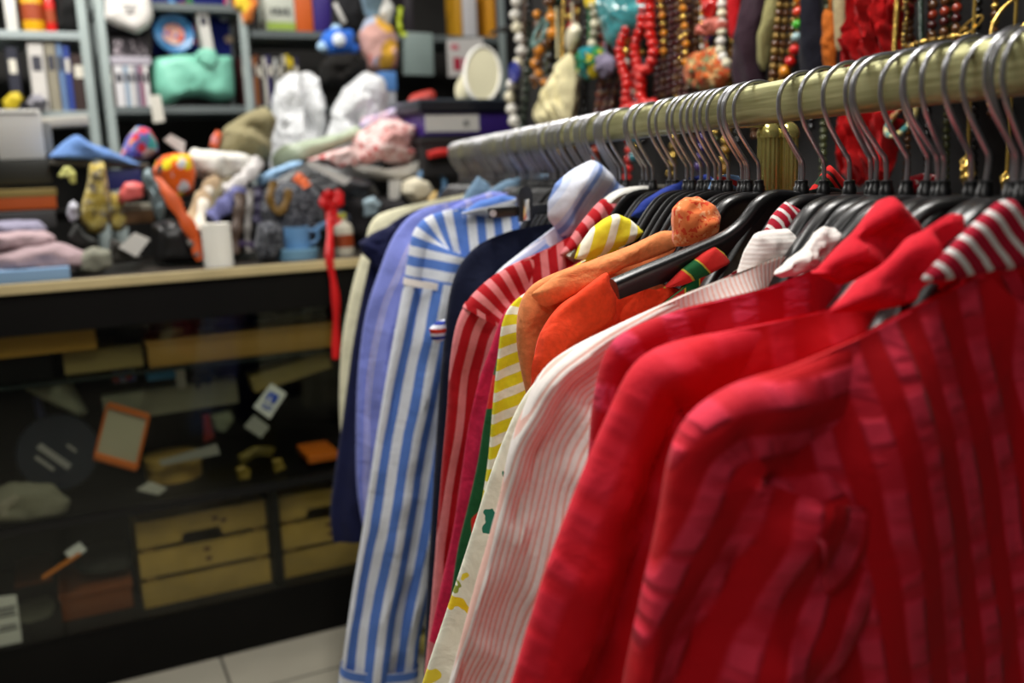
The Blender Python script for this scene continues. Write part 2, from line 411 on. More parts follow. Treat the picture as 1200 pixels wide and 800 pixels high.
M_gold = mat('polished_gold', (222, 210, 128), 0.2, 0.8, var=0.1, vs=30)
M_steel = mat('hook_steel', (178, 178, 182), 0.30, 0.9, var=0.12, vs=60)
M_blackp = mat('hanger_black_plastic', (16, 16, 18), 0.32, spec=0.55, var=0.2)
M_whitep = mat('hanger_white_plastic', (205, 203, 196), 0.4)
YN, YF = yrail(0.50), yrail(2.62)
rack = empty('clothes_rack', (0, (YN + YF) / 2, 0), 0, 'long gold clothes rail crowded with hangers across the shop aisle', 'clothes rack')
def oval_section(a, b, n=28, e=0.5):
    return [(a * math.copysign(abs(math.cos(2 * PI * k / n)) ** e, math.cos(2 * PI * k / n)), b * math.copysign(abs(math.sin(2 * PI * k / n)) ** e, math.sin(2 * PI * k / n))) for k in range(n)]
mb = MB(); sec = oval_section(0.0125, 0.0205); ys = [YN + (YF - YN) * i / 40 for i in range(41)]; ns = len(sec)
vs = [(p[0], y - (YN + YF) / 2, ZR + p[1]) for y in ys for p in sec]
fs = [(i * ns + k, i * ns + (k + 1) % ns, (i + 1) * ns + (k + 1) % ns, (i + 1) * ns + k) for i in range(40) for k in range(ns)]
fs += [tuple(range(ns)), tuple(40 * ns + k for k in range(ns - 1, -1, -1))]
mb.add(vs, fs); mb.build('rail', M_brass, rack)
# reeded uprights with domed tops, standing just behind the rail
def reeded(mb, x, y, r, ztop, z0=0.06):
    n = 112; prof = [z0, ztop - r * 1.4]
    vs = []
    for z in prof:
        for k in range(n):
            th = 2 * PI * k / n; rr = r * (1 - 0.13 * (0.5 + 0.5 * math.cos(14 * th)))
            vs.append((x + rr * math.cos(th), y + rr * math.sin(th), z))
    mb.add(vs, [(k, (k + 1) % n, n + (k + 1) % n, n + k) for k in range(n)])
    mb.lathe([(r * 1.06, ztop - r * 1.45), (r * 1.06, ztop - r * 1.0), (r * 0.98, ztop - r * 0.75), (r * 0.8, ztop - r * 0.38), (r * 0.5, ztop - r * 0.12), (0.0, ztop)], (x, y, 0), 32)
ymid = (YN + YF) / 2
def on_x(px, py, X):
    d = ray(px, py); t = (X - CAM.x) / d.x; return CAM + d * t
for px, X in ((901, 0.052), (923, 0.058)):
    p = on_y(px, 142, yrail(1.116)); mb = MB(); reeded(mb, p.x, p.y - ymid, 0.0135, p.z); mb.build('upright', M_gold, rack)
p = on_x(567, 196, 0.05); mb = MB(); reeded(mb, p.x, p.y - ymid, 0.014, p.z); mb.build('upright', M_gold, rack)
pb_ = on_y(912, 142, yrail(1.116)); yb = pb_.y - ymid; xb_ = pb_.x; yb2 = p.y - ymid
for yy in (yb, yb2): mb = MB().box((0.011 + xb_ / 2, yy, ZR - 0.012), (xb_, 0.012, 0.012), bev=0.002); mb.build('bracket', M_gold, rack)
mb = MB()
for yy in (yb, yb2): mb.box((0.05, yy, 0.03), (0.5, 0.05, 0.06), bev=0.006)
mb.box((0.05, (yb + yb2) / 2, 0.03), (0.05, abs(yb2 - yb), 0.04), bev=0.006)
mb.build('foot', M_gold, rack)

# ------------------------------------------------------------------ hangers
ZN = ZR - 0.0872
def hook_path():
    P = [(0.0, -0.012), (0.0, 0.024), (-0.003, 0.031), (-0.012, 0.045), (-0.021, 0.060), (-0.026, 0.074)]
    for k in range(0, 15):
        th = PI * (1.04 - 1.16 * k / 14); P.append((0.0268 * math.cos(th), 0.0843 + 0.0268 * math.sin(th)))
    return P
HP = [Vector((x, 0, z)) for x, z in spline([Vector(p) for p in hook_path()], 44)]
ARM = [(0.0, -0.002), (0.024, -0.003), (0.042, -0.010), (0.058, -0.027), (0.073, -0.049), (0.088, -0.072), (0.102, -0.094)]
ARML = [(0.0, -0.002), (0.03, -0.003), (0.05, -0.008), (0.07, -0.023), (0.088, -0.040), (0.11, -0.052), (0.15, -0.067), (0.212, -0.090)]
def hanger_meshes(arm=ARM, wide=1.0):
    hk = MB().tube(HP, [0.0021] * 43 + [0.0019], 10)
    body = MB()
    top = spline([Vector(p) for p in arm], 24)
    for sg in (-1, 1):
        n = len(top); vs = []; fs = []
        for i, p in enumerate(top):
            t = (top[min(n - 1, i + 1)] - top[max(0, i - 1)]).normalized(); nn = Vector((-t.y, t.x)) * -1
            if nn.y > 0: nn = -nn
            h = 0.030 - 0.010 * (i / n); wd = (0.0075 + 0.004 * (i / n)) * wide
            # T-shaped section: broad rounded top flange over a thin web
            sect = [(-wd * 0.45, 0.0), (wd * 0.45, 0.0), (wd * 0.85, 0.0022), (wd, 0.006), (wd * 0.8, 0.011), (0.0022, h), (-0.0022, h), (-wd * 0.8, 0.011), (-wd, 0.006), (-wd * 0.85, 0.0022)]
            for (yy, dd) in sect:
                q = p + nn * dd; vs.append((sg * q.x, yy, q.y))
        m = 10
        fs = [(i * m + k, i * m + (k + 1) % m, (i + 1) * m + (k + 1) % m, (i + 1) * m + k) for i in range(n - 1) for k in range(m)]
        fs += [tuple(range(m)), tuple((n - 1) * m + k for k in range(m))]
        body.add(vs, fs)
    plug = MB().lathe([(0.0062, -0.004), (0.0062, 0.003), (0.0052, 0.004), (0.0050, 0.009), (0.0032, 0.010)], seg=14)
    return hk, body, plug
hk, body, plug = hanger_meshes()
H0 = empty('clothes_hanger', (0, 0, -5))
hb = body.build('body', M_blackp, H0); hh = hk.build('hook', M_steel, H0); hp_ = plug.build('plug', M_blackp, H0)
def copy_tree(o, parent=None, name=None):
    c = o.copy(); COL.objects.link(c); c.parent = parent
    for k in ('label', 'category', 'group', 'kind'):
        if parent is None and k in c: del c[k]
    for ch in [x for x in bpy.data.objects if x.parent == o]:
        copy_tree(ch, c)
    return c
def place_hanger(y, yaw, tilt, label, group, x=0.0, first=[True], slope=None):
    if first[0]: o = H0; first[0] = False
    else: o = copy_tree(H0)
    o.location = (x, y, ZN); o.rotation_euler = (0, tilt, yaw)
    return tag(o, label, 'clothes hanger', group)
# ------------------------------------------------------------------ garments
def pl(x):
    return 2.2 * abs(math.sin(x * 0.5)) ** 0.75 - 1.3
def rg_(v):
    return 1 - 2.6 * abs(noise.noise(v))
def sst(t):
    t = max(0.0, min(1.0, t)); return t * t * (3 - 2 * t)
def garment(name, label, cat, z, outline, Mb, Ms=None, T=0.018, aw=(0.085, 0.06), hem=0.74, seed=0, fold=0.006, leaves=(), cuff=None, nseg=None, yoke=None, group=None, length=0.60, kfold=1.0, right=True, bw=None, cut=None, nw=0.06, btn=False):
    rnd = random.Random(seed * 77 + 5)
    Y = yrail(z)
    O = [on_y(px, py, Y) for px, py in outline]; O = [Vector((p.x, p.z - ZN)) for p in O]
    root = empty(name, (0, Y, ZN), 0, label, cat, group)
    Ms = Ms or Mb
    # end of the shoulder: first segment steeper than 45 degrees
    ie = len(O) - 1
    for i in range(len(O) - 1):
        d = O[i + 1] - O[i]
        if abs(d.y) > abs(d.x) * 1.05: ie = i; break
    sh = O[:ie + 1]
    xe = -sh[-1].x
    W = bw or max(0.12, min(0.235, xe - 0.025))
    shp = sorted([(-p.x, p.y) for p in sh])
    def ztop(ax):
        if ax <= shp[0][0]: return shp[0][1] + min(0.02, (shp[0][0] - ax) * 0.25)
        for (a, za), (b, zb) in zip(shp, shp[1:]):
            if ax <= b: return za + (zb - za) * (ax - a) / max(1e-6, b - a)
        return shp[-1][1] - (ax - shp[-1][0]) * 0.8
    # torso
    nu, nv = 49, 46; vs = []; uv = []
    ph = [rnd.uniform(0, 6.28) for _ in range(6)]; off = Vector((seed * 2.7, seed * 1.3, 0))
    for j in range(nv):
        v = j / (nv - 1); vv = v ** 1.25
        for k in range(2 * nu - 2):
            front = k < nu
            u = -1 + 2 * k / (nu - 1) if front else 1 - 2 * (k - nu + 1) / (nu - 1)
            w = W * (1 + 0.07 * vv)
            x = u * w; ax = abs(u) * W
            zt = ztop(ax); dip = 0.0; ny = 0.0
            if ax < nw:
                q = 1 - (ax / nw) ** 2
                dip = (0.055 if front else 0.015) * q; ny = 0.028 * math.sqrt(q)
            zz = zt - dip; z_ = zz + (-hem - zz) * vv
            t = 0.0035 + (T - 0.0035) * sst(v / 0.22) * math.sqrt(max(0, 1 - abs(u) ** 5)) + ny * (1 - sst(v / 0.12))
            fo = pl(x * 42 * kfold + ph[0] + 2.0 * noise.noise(Vector((x * 3, v * 1.6, seed)))) + 0.6 * math.sin(x * 81 * kfold + ph[1] + 2 * noise.noise(Vector((x * 5, v * 2, seed + 9))))
            fo += 1.3 * noise.noise(Vector((x * 9, (zt - z_) * 6, 0)) + off) + 0.5 * rg_(Vector((x * 7 + (zt - z_) * 4, (zt - z_) * 5, 3)) + off)
            t += fold * fo * sst(v / 0.09) * math.sqrt(max(0, 1 - abs(u) ** 4)) * 0.6
            t = max(t, 0.002)
            vs.append((x, -t if front else t, z_)); uv.append((x, z_))
    m = 2 * nu - 2
    fs = [(j * m + k, j * m + (k + 1) % m, (j + 1) * m + (k + 1) % m, (j + 1) * m + k) for j in range(nv - 1) for k in range(m)]
    mb = MB(); mb.add(vs, fs, uv); mb.build('body', Mb, root)
    # sleeves
    outer = spline(O, 130)
    x0 = -0.42 * xe
    i0 = next((i for i, p in enumerate(outer) if p.x < x0), 0)
    outer = outer[i0:]
    L = sum((outer[i + 1] - outer[i]).length for i in range(len(outer) - 1))
    if cut is None and L < length:
        d = (outer[-1] - outer[-6]).normalized()
        outer += [outer[-1] + d * (length - L) * (k + 1) / 12 for k in range(12)]
    outer = spline(outer[::3] + ([outer[-1]] if (len(outer) - 1) % 3 else []), 84)
    for sg in ((-1, 1) if right else (-1,)):
        s2 = seed + (50 if sg > 0 else 0)
        n = len(outer); na = 44; vs = []; uv = []; Ls = 0; rings = []
        p1, p2, p3 = [rnd.uniform(0, 6.28) for _ in range(3)]
        for i, p in enumerate(outer):
            v = i / (n - 1)
            t = (outer[min(n - 1, i + 2)] - outer[max(0, i - 2)]).normalized()
            nn = Vector((-t.y, t.x))            # towards the body
            if nn.x < 0 and nn.y > 0: nn = -nn
            if nn.dot(Vector((1, -0.6))) < 0: nn = -nn
            if i: Ls += (p - outer[i - 1]).length
            a = aw[0] + (aw[1] - aw[0]) * sst(v * 1.15)
            a *= 1 + 0.05 * noise.noise(Vector((v * 5, s2, 1)))
            b = T * (0.12 + 1.08 * sst(v / 0.26))
            c = p + nn * a
            rings.append((c, nn, a, b, Ls))
            for k in range(na):
                th = 2 * PI * k / na; e = math.cos(th); s_ = math.sin(th)
                yy = b * math.copysign(abs(s_) ** 0.75, s_)
                fo = pl(e * 5.2 * kfold + p1 + 1.8 * noise.noise(Vector((v * 2.2, s2, 0)))) + 0.55 * math.sin(e * 7.5 * kfold + p2 + 2.2 * noise.noise(Vector((v * 3, s2, 4))))
                fo += 1.1 * noise.noise(Vector((e * 1.6, v * 7, s2 * 1.9))) + 0.7 * rg_(Vector((e * 1.3 + v * 3, v * 5 - e, s2 * 2.3))) + 0.6 * noise.noise(Vector((e * 3.5, v * 17, s2 * 1.1)))
                yy += math.copysign(1, s_) * fold * fo * abs(s_) * sst((v - 0.04) / 0.2)
                q = c + nn * (-e * a)
                vs.append((q.x if sg < 0 else -q.x, yy, q.y)); uv.append((-e * a, Ls))
        fs = []; mi = []
        for i in range(n - 1):
            for k in range(na):
                fs.append((i * na + k, i * na + (k + 1) % na, (i + 1) * na + (k + 1) % na, (i + 1) * na + k))
                mi.append(1 if (yoke and rings[i][4] < yoke[0]) else 0)
        fs.append(tuple(range(na - 1, -1, -1))); mi.append(0)
        mb = MB(); mb.add(vs, fs, uv, mi)
        so = mb.build('sleeve', [Ms, yoke[1]] if yoke else Ms, root)
        if cuff:
            vs = []; uv = []; rr = [r for r in rings if r[4] > rings[-1][4] - cuff[0]]
            for (c, nn, a, b, l) in rr:
                for k in range(na):
                    th = 2 * PI * k / na; e = math.cos(th); s_ = math.sin(th)
                    q = c - nn * (e * (a * 1.04)); yy = (b + fold + 0.003) * math.copysign(abs(s_) ** 0.75, s_)
                    vs.append((q.x if sg < 0 else -q.x, yy, q.y)); uv.append((-e * a, l))
            n2 = len(rr)
            mb = MB(); mb.add(vs, [(i * na + k, i * na + (k + 1) % na, (i + 1) * na + (k + 1) % na, (i + 1) * na + k) for i in range(n2 - 1) for k in range(na)], uv)
            mb.build('cuff', cuff[1], root)
        if yoke:
            i = min(range(n), key=lambda q: abs(rings[q][4] - yoke[0])); rr = rings[i:i + 2]; vs = []
            for (c, nn, a, b, l) in rr:
                for k in range(na):
                    th = 2 * PI * k / na; e = math.cos(th); s_ = math.sin(th); q = c - nn * (e * a * 1.015); vs.append((q.x if sg < 0 else -q.x, (b + fold * 1.1) * math.copysign(abs(s_) ** 0.75, s_), q.y))
            mb = MB(); mb.add(vs, [(j * na + k, j * na + (k + 1) % na, (j + 1) * na + (k + 1) % na, (j + 1) * na + k) for j in range(len(rr) - 1) for k in range(na)])
            mb.build('armhole_seam', yoke[2], root)
    for lf in leaves:
        pts = [on_y(px, py, Y + lf.get('dy', 0)) for px, py in lf['px']]
        pts = [(p.x, p.z - ZN) for p in pts]
        mb = MB().pillow(pts, lf.get('T', 0.012), K=10, N=72, amp=lf.get('amp', 0.006), fr=lf.get('fr', 22), seed=seed + 3, y0=lf.get('dy', 0), ang=lf.get('ang', 0), sharp=lf.get('sharp', 2.5), ridges=lf.get('ridges'))
        mb.build(lf.get('name', 'collar'), lf['m'], root)
        if 'mirror' in lf: pass
    return root

RED = (176, 14, 40); RED2 = (206, 30, 52); PINK = (222, 84, 118)
M_seer1 = seersucker('crimson_seersucker', 0.031, (196, 4, 20), (232, 54, 80), 0.44, 0.6, ps=52, slant=0.2)
M_seer2 = seersucker('crimson_crinkle_stripe', 0.045, (212, 8, 24), (226, 36, 58), 0.4, 0.2, ps=40)
M_seer3 = seersucker('crimson_bands', 0.045, (196, 12, 34), (222, 58, 92), 0.42, 0.3, ps=160)
M_seer3s = seersucker('crimson_bands_across', 0.045, (196, 12, 34), (222, 58, 92), 0.42, 0.3, axis=1, ps=160)
M_red = fabric('crimson_cotton', (214, 22, 44), 0.08)
M_white = fabric('white_cotton', (236, 228, 222), 0.03)
M_rib = stripes('white_ribbed_pink_pinstripe', 0.0042, [(0, (248, 240, 234)), (0.66, (244, 196, 182))], 0, rib=0.2, wrinkle=0.12, wob=0.0003)
M_ribc = stripes('white_rib_across', 0.0042, [(0, (248, 243, 238)), (0.7, (243, 233, 227))], 1, rib=0.08, wrinkle=0.2)
M_candy = stripes('crimson_white_pinstripe', 0.0115, [(0, (190, 22, 54)), (0.66, (250, 244, 242))], 0, wrinkle=0.15)
M_candy2 = stripes('crimson_white_fine_pinstripe', 0.0085, [(0, (186, 26, 52)), (0.66, (246, 238, 236))], 0, wrinkle=0.15)
M_floral = printed('white_yellow_floral', (236, 234, 214), [(236, 200, 30), (226, 150, 20), (236, 234, 214), (150, 160, 60), (236, 234, 214), (238, 214, 60), (40, 120, 96)], 32, 0.34)
M_coral = fabric('orange_red_linen', (240, 70, 34), 0.10, wrinkle=0.5)
M_peach = fabric('peach_linen', (226, 138, 84), 0.12, weave=500, wb=0.5, wrinkle=0.7)
M_yellow = stripes('yellow_white_stripe', 0.024, [(0, (236, 222, 36)), (0.56, (250, 248, 226))], 1, wrinkle=0.4, diag=0.6)
M_yellowc = stripes('yellow_white_stripe_collar', 0.026, [(0, (244, 226, 52)), (0.62, (250, 248, 226))], 0, wrinkle=0.4)
M_garden = printed('red_green_floral', (20, 80, 44), [(206, 40, 36), (240, 220, 180), (20, 80, 44), (206, 40, 36), (30, 110, 60)], 14, 0.5)
M_redthin = stripes('red_white_thin_stripe', 0.010, [(0, (206, 50, 40)), (0.55, (244, 226, 210))], 1)
M_rasp = fabric('raspberry_linen', (196, 30, 70), 0.12, weave=500, wb=0.5)
M_rstr = stripes('red_pink_stripe', 0.0235, [(0, (176, 10, 24)), (0.54, (226, 128, 132))], 0, wrinkle=0.35)
M_rstr1 = stripes('red_pink_stripe_across', 0.0235, [(0, (176, 10, 24)), (0.54, (226, 128, 132))], 1, wrinkle=0.35)
M_navy = fabric('navy_cotton', (14, 20, 44), 0.10, wrinkle=0.4)
M_navy2 = fabric('dark_navy_jersey', (20, 24, 58), 0.10, wrinkle=0.4)
M_blue = stripes('blue_white_stripe', 0.031, [(0, (88, 126, 204)), (0.5, (226, 230, 238))], 0, wrinkle=0.35)
M_blue1 = stripes('blue_white_stripe_across', 0.035, [(0, (92, 130, 208)), (0.5, (226, 230, 238))], 1, wrinkle=0.35)
M_lav = stripes('lavender_fine_stripe', 0.042, [(0, (132, 142, 218)), (0.70, (196, 186, 214)), (0.76, (150, 158, 224)), (0.88, (206, 196, 206)), (0.92, (132, 142, 218))], 0, wrinkle=0.5)
M_cream = fabric('cream_linen', (220, 216, 186), 0.06)
M_denim = fabric('grey_blue_denim', (104, 130, 152), 0.12)
M_soft = stripes('soft_blue_stripe', 0.040, [(0, (226, 230, 244)), (0.45, (186, 200, 236)), (0.62, (120, 146, 206)), (0.8, (206, 216, 240))], 0, wrinkle=0.4)
M_rg = stripes('red_green_gold_stripe', 0.040, [(0, (214, 44, 40)), (0.50, (196, 170, 60)), (0.55, (24, 92, 48)), (0.9, (196, 170, 60)), (0.94, (214, 44, 40))], 0, wrinkle=0.15)

garment('striped_dress', 'nearest crimson seersucker dress with puckered pink stripes and striped inner collar', 'dress', 0.597,
    [(1215, 288), (1120, 336), (1020, 388), (930, 428), (855, 456), (808, 494), (786, 540), (774, 610), (755, 700), (735, 800), (722, 870)],
    M_seer1, T=0.022, aw=(0.085, 0.075), seed=1, fold=0.012, kfold=0.8,
    leaves=[dict(name='collar', px=[(1076, 330), (1110, 292), (1140, 262), (1168, 236), (1186, 234), (1215, 262), (1240, 296), (1215, 312), (1160, 318), (1110, 328)], dy=-0.006, T=0.007, m=M_candy, ang=0.75, amp=0.003, sharp=4)])
garment('red_dress', 'crimson crinkled dress with rolled collar, second from the front of the rail', 'dress', 0.668,
    [(1130, 292), (1040, 338), (960, 366), (860, 386), (790, 402), (745, 428), (712, 490), (680, 565), (640, 670), (600, 800), (580, 860)],
    M_seer2, T=0.015, aw=(0.08, 0.075), seed=2, fold=0.014,
    leaves=[dict(name='collar', px=[(972, 362), (1015, 326), (1060, 288), (1090, 262), (1112, 250), (1130, 256), (1142, 274), (1150, 300), (1120, 330), (1075, 352), (1020, 368)], dy=-0.045, T=0.011, m=M_red, amp=0.008, fr=30, sharp=4, ridges=(0.8, 130, 0.7))])
garment('red_plaid_dress', 'crimson dress with pale pink bands and tall pointed collar, third from the front', 'dress', 0.72,
    [(1075, 262), (1000, 300), (900, 338), (800, 362), (735, 388), (708, 420), (695, 480), (686, 560), (660, 660), (640, 760)],
    M_seer3, M_seer3s, T=0.013, aw=(0.08, 0.07), seed=3, fold=0.009,
    leaves=[dict(name='collar', px=[(945, 326), (985, 290), (1010, 262), (1036, 234), (1048, 227), (1062, 240), (1078, 258), (1086, 284), (1070, 308), (1030, 322), (985, 330)], dy=-0.046, T=0.010, m=M_red, amp=0.007, fr=24, sharp=5, ridges=(1.1, 190, 0.9))])
garment('ribbed_blouse', 'white ribbed blouse with fine pink pinstripes and frilled neckline beside the red dresses', 'blouse', 0.80,
    [(985, 276), (905, 305), (800, 346), (710, 388), (655, 420), (632, 445), (618, 475), (600, 520), (585, 590), (555, 700), (527, 800), (515, 850)],
    M_rib, T=0.022, aw=(0.085, 0.075), seed=4, fold=0.019, kfold=1.0,
    leaves=[dict(name='frill', px=[(905, 322), (936, 298), (955, 276), (966, 262), (978, 266), (986, 280), (984, 298), (955, 316), (925, 326)], dy=-0.055, T=0.009, m=M_ribc, amp=0.010, fr=60),
            dict(name='frill', px=[(862, 326), (872, 296), (886, 272), (900, 270), (926, 266), (938, 280), (952, 296), (930, 308), (895, 318)], dy=0.02, T=0.014, m=M_ribc, amp=0.006, fr=40)])
garment('pinstripe_shirt', 'shirt showing only a crimson and white pinstriped collar between black hangers', 'shirt', 0.855,
    [(925, 285), (870, 315), (800, 352), (740, 385), (700, 420), (690, 470), (680, 540)], M_candy2, T=0.009, aw=(0.06, 0.05), seed=15, fold=0.004, hem=0.6, length=0.4,
    leaves=[dict(px=[(893, 276), (905, 252), (920, 236), (936, 246), (946, 258), (940, 276), (928, 290), (908, 290)], dy=-0.01, T=0.009, m=M_candy2, ang=0.6, amp=0.003)])
garment('floral_blouse', 'white blouse printed with yellow flowers, lower edge showing below the yellow shirt', 'blouse', 0.90,
    [(870, 310), (760, 372), (690, 410), (640, 436), (612, 468), (590, 515), (570, 570), (545, 650), (515, 740), (495, 800), (480, 850)],
    M_floral, T=0.011, aw=(0.08, 0.07), seed=5, fold=0.005)
garment('wrap_top', 'red, green and gold striped top whose neckline shows under a black hanger', 'top', 0.948,
    [(838, 310), (790, 345), (740, 385), (700, 420), (680, 450), (672, 500), (668, 560)], M_rg, T=0.009, aw=(0.06, 0.05), seed=6, fold=0.004, length=0.35,
    leaves=[dict(name='neckline', px=[(776, 338), (800, 314), (826, 294), (838, 288), (848, 296), (856, 308), (830, 322), (800, 334)], dy=-0.06, T=0.009, m=M_rg, ang=0.75, amp=0.003)])
garment('orange_red_top', 'vivid orange red linen top slung from the tip of a black hanger', 'top', 1.0,
    [(830, 318), (770, 340), (715, 332), (664, 352), (634, 390), (625, 430), (622, 470), (624, 540)], M_coral, T=0.012, aw=(0.08, 0.06), seed=7, fold=0.005, length=0.4,
    leaves=[dict(name='flap', px=[(712, 317), (722, 345), (722, 372), (680, 400), (640, 440), (624, 462), (622, 430), (630, 396), (652, 364), (680, 340)], dy=-0.022, T=0.013, m=M_coral, amp=0.005, fr=14, ridges=(0.7, 60, 0.9))])
garment('linen_blouse', 'peach linen blouse with an embroidered rosette gathered at the collar', 'blouse', 1.05,
    [(810, 268), (770, 283), (700, 303), (650, 320), (622, 336), (609, 360), (606, 400), (612, 440), (618, 470), (620, 520)], M_peach, T=0.016, aw=(0.085, 0.07), seed=8, fold=0.007, length=0.4,
    leaves=[dict(name='rosette', px=[(792, 286), (790, 262), (790, 244), (800, 233), (818, 230), (834, 238), (842, 256), (840, 272), (826, 280), (806, 288)], dy=-0.10, T=0.024, m=printed('embroidered_peach', (240, 128, 70), [(230, 74, 40), (240, 128, 70), (250, 170, 120), (226, 70, 36)], 90, 0.5, uvc='Object'), amp=0.010, fr=34),
            dict(name='collar', px=[(620, 346), (660, 316), (720, 296), (776, 270), (800, 270), (806, 284), (780, 296), (730, 314), (690, 336), (640, 362)], dy=-0.024, T=0.014, m=M_peach, amp=0.006, fr=24)])
garment('yellow_shirt', 'yellow and white striped shirt with upturned collar in the middle of the rail', 'shirt', 1.158,
    [(745, 272), (690, 302), (640, 330), (606, 350), (590, 374), (583, 420), (578, 470), (572, 540), (563, 600), (555, 660)], M_yellow, T=0.014, aw=(0.08, 0.06), seed=9, fold=0.005, length=0.42,
    leaves=[dict(px=[(672, 304), (678, 288), (692, 268), (708, 256), (722, 250), (738, 256), (756, 272), (742, 284), (716, 294), (690, 304)], dy=-0.02, T=0.014, m=M_yellowc, ang=-0.35, amp=0.004, sharp=3)])
garment('garden_print_dress', 'dress printed in dark green and red, a sliver below the yellow shirt', 'dress', 1.215,
    [(690, 318), (630, 346), (597, 375), (580, 430), (568, 490), (560, 540), (549, 590), (537, 640), (528, 700), (520, 760)], M_garden, T=0.009, aw=(0.07, 0.06), seed=10, fold=0.004)
garment('raspberry_shirt', 'raspberry pink linen shirt beside the yellow striped shirt', 'shirt', 1.25,
    [(700, 296), (650, 322), (612, 345), (590, 368), (574, 410), (560, 450), (548, 505), (540, 560), (530, 625), (516, 690), (503, 750)], M_rasp, T=0.012, aw=(0.08, 0.06), seed=11, fold=0.005)
garment('red_striped_shirt', 'red and pink bold striped shirt hanging in front of a navy one', 'shirt', 1.29,
    [(735, 236), (695, 262), (645, 290), (592, 314), (556, 343), (537, 374), (528, 420), (524, 480), (517, 560), (508, 680), (498, 790)], M_rstr, M_rstr, T=0.020, aw=(0.085, 0.06), seed=12, fold=0.006, yoke=(0.17, M_rstr1, M_rstr),
    leaves=[dict(px=[(655, 300), (676, 266), (694, 244), (706, 232), (720, 236), (738, 244), (740, 258), (720, 272), (690, 286), (668, 300)], dy=-0.02, T=0.014, m=M_rstr, ang=0.5, amp=0.005)])
garment('soft_striped_shirt', 'pale blue striped shirt with a puffed collar standing above the red stripes', 'shirt', 1.37,
    [(700, 225), (655, 262), (615, 292), (580, 322), (560, 360), (552, 420), (548, 500)], M_soft, T=0.016, aw=(0.07, 0.06), seed=13, fold=0.005, length=0.4,
    leaves=[dict(px=[(641, 256), (642, 236), (650, 215), (668, 200), (690, 190), (706, 196), (724, 208), (736, 218), (720, 240), (700, 258), (676, 272), (654, 282)], dy=-0.02, T=0.015, m=M_soft, ang=-0.6, amp=0.010, fr=20, sharp=4, ridges=(1.0, 75, -0.6))])
garment('navy_skirt_top', 'plain navy garment clipped on a black clip hanger', 'top', 1.47,
    [(645, 262), (600, 270), (562, 286), (538, 312), (526, 350), (518, 420), (512, 500), (506, 600), (500, 700), (497, 790)], M_navy, T=0.018, aw=(0.085, 0.06), seed=14, fold=0.005,
    leaves=[dict(name='striped_trim', px=[(503, 385), (511, 377), (521, 374), (523, 386), (521, 398), (512, 402), (505, 396)], dy=-0.035, T=0.010, m=stripes('tricolour_trim', 0.022, [(0, (226, 230, 240)), (0.25, (40, 60, 150)), (0.5, (226, 230, 240)), (0.7, (206, 50, 30))], 1), amp=0.002)])
garment('blue_striped_shirt', 'blue and white broad striped shirt with long sleeve and buttoned cuff', 'shirt', 1.68,
    [(604, 236), (545, 243), (507, 251), (486, 268), (478, 300), (471, 345), (455, 430), (440, 520), (425, 620), (412, 700), (402, 770), (398, 806)], M_blue, T=0.022, aw=(0.085, 0.072), seed=16, fold=0.009, yoke=(0.245, M_blue1, M_white), cuff=(0.06, M_blue1), cut=1, length=0.6,
    leaves=[dict(px=[(540, 250), (560, 236), (590, 228), (606, 232), (604, 246), (570, 254)], dy=-0.015, T=0.010, m=M_blue1, ang=0.2, amp=0.003)])
garment('lavender_shirt', 'lavender blue shirt with faint pale stripes left of the broad striped one', 'shirt', 1.86,
    [(590, 226), (530, 236), (488, 248), (462, 275), (444, 318), (428, 370), (419, 440), (417, 520), (419, 580), (430, 640)], M_lav, T=0.024, aw=(0.09, 0.07), seed=17, fold=0.010,
    leaves=[dict(px=[(525, 246), (545, 234), (575, 224), (596, 226), (590, 238), (560, 248)], dy=-0.015, T=0.010, m=M_lav, ang=0.2, amp=0.003)])
garment('denim_jacket', 'grey blue denim jacket whose shoulders peek above the lavender shirt', 'jacket', 1.98,
    [(650, 210), (615, 214), (580, 222), (552, 236), (530, 262), (525, 330), (525, 400)], M_denim, T=0.018, aw=(0.07, 0.06), seed=18, fold=0.005, length=0.4,
    leaves=[dict(px=[(536, 242), (548, 222), (560, 206), (572, 214), (580, 230), (566, 240)], dy=-0.03, T=0.012, m=M_denim, amp=0.005),
            dict(px=[(568, 226), (590, 212), (620, 204), (644, 204), (640, 218), (610, 226), (584, 234)], dy=-0.035, T=0.014, m=M_denim, amp=0.006)])
garment('ruffled_dress', 'dark navy dress with a ruffled cap sleeve beside the cream jacket', 'dress', 2.10,
    [(545, 232), (490, 245), (458, 262), (440, 285), (428, 330), (414, 400), (403, 480), (393, 550), (387, 600), (390, 634)], M_navy2, T=0.020, aw=(0.085, 0.07), seed=19, fold=0.006, cut=1,
    leaves=[dict(name='ruffle', px=[(420, 284), (438, 272), (462, 262), (470, 280), (462, 306), (446, 322), (434, 304), (424, 298)], dy=-0.03, T=0.02, m=M_navy2, amp=0.010, fr=30)])
garment('cream_jacket', 'cream linen jacket hanging at the far left end of the rail', 'jacket', 2.24,
    [(540, 228), (490, 238), (447, 250), (433, 264), (427, 288), (414, 330), (402, 390), (398, 440), (398, 490), (402, 540)], M_cream, T=0.022, aw=(0.09, 0.07), seed=20, fold=0.004, length=0.42)

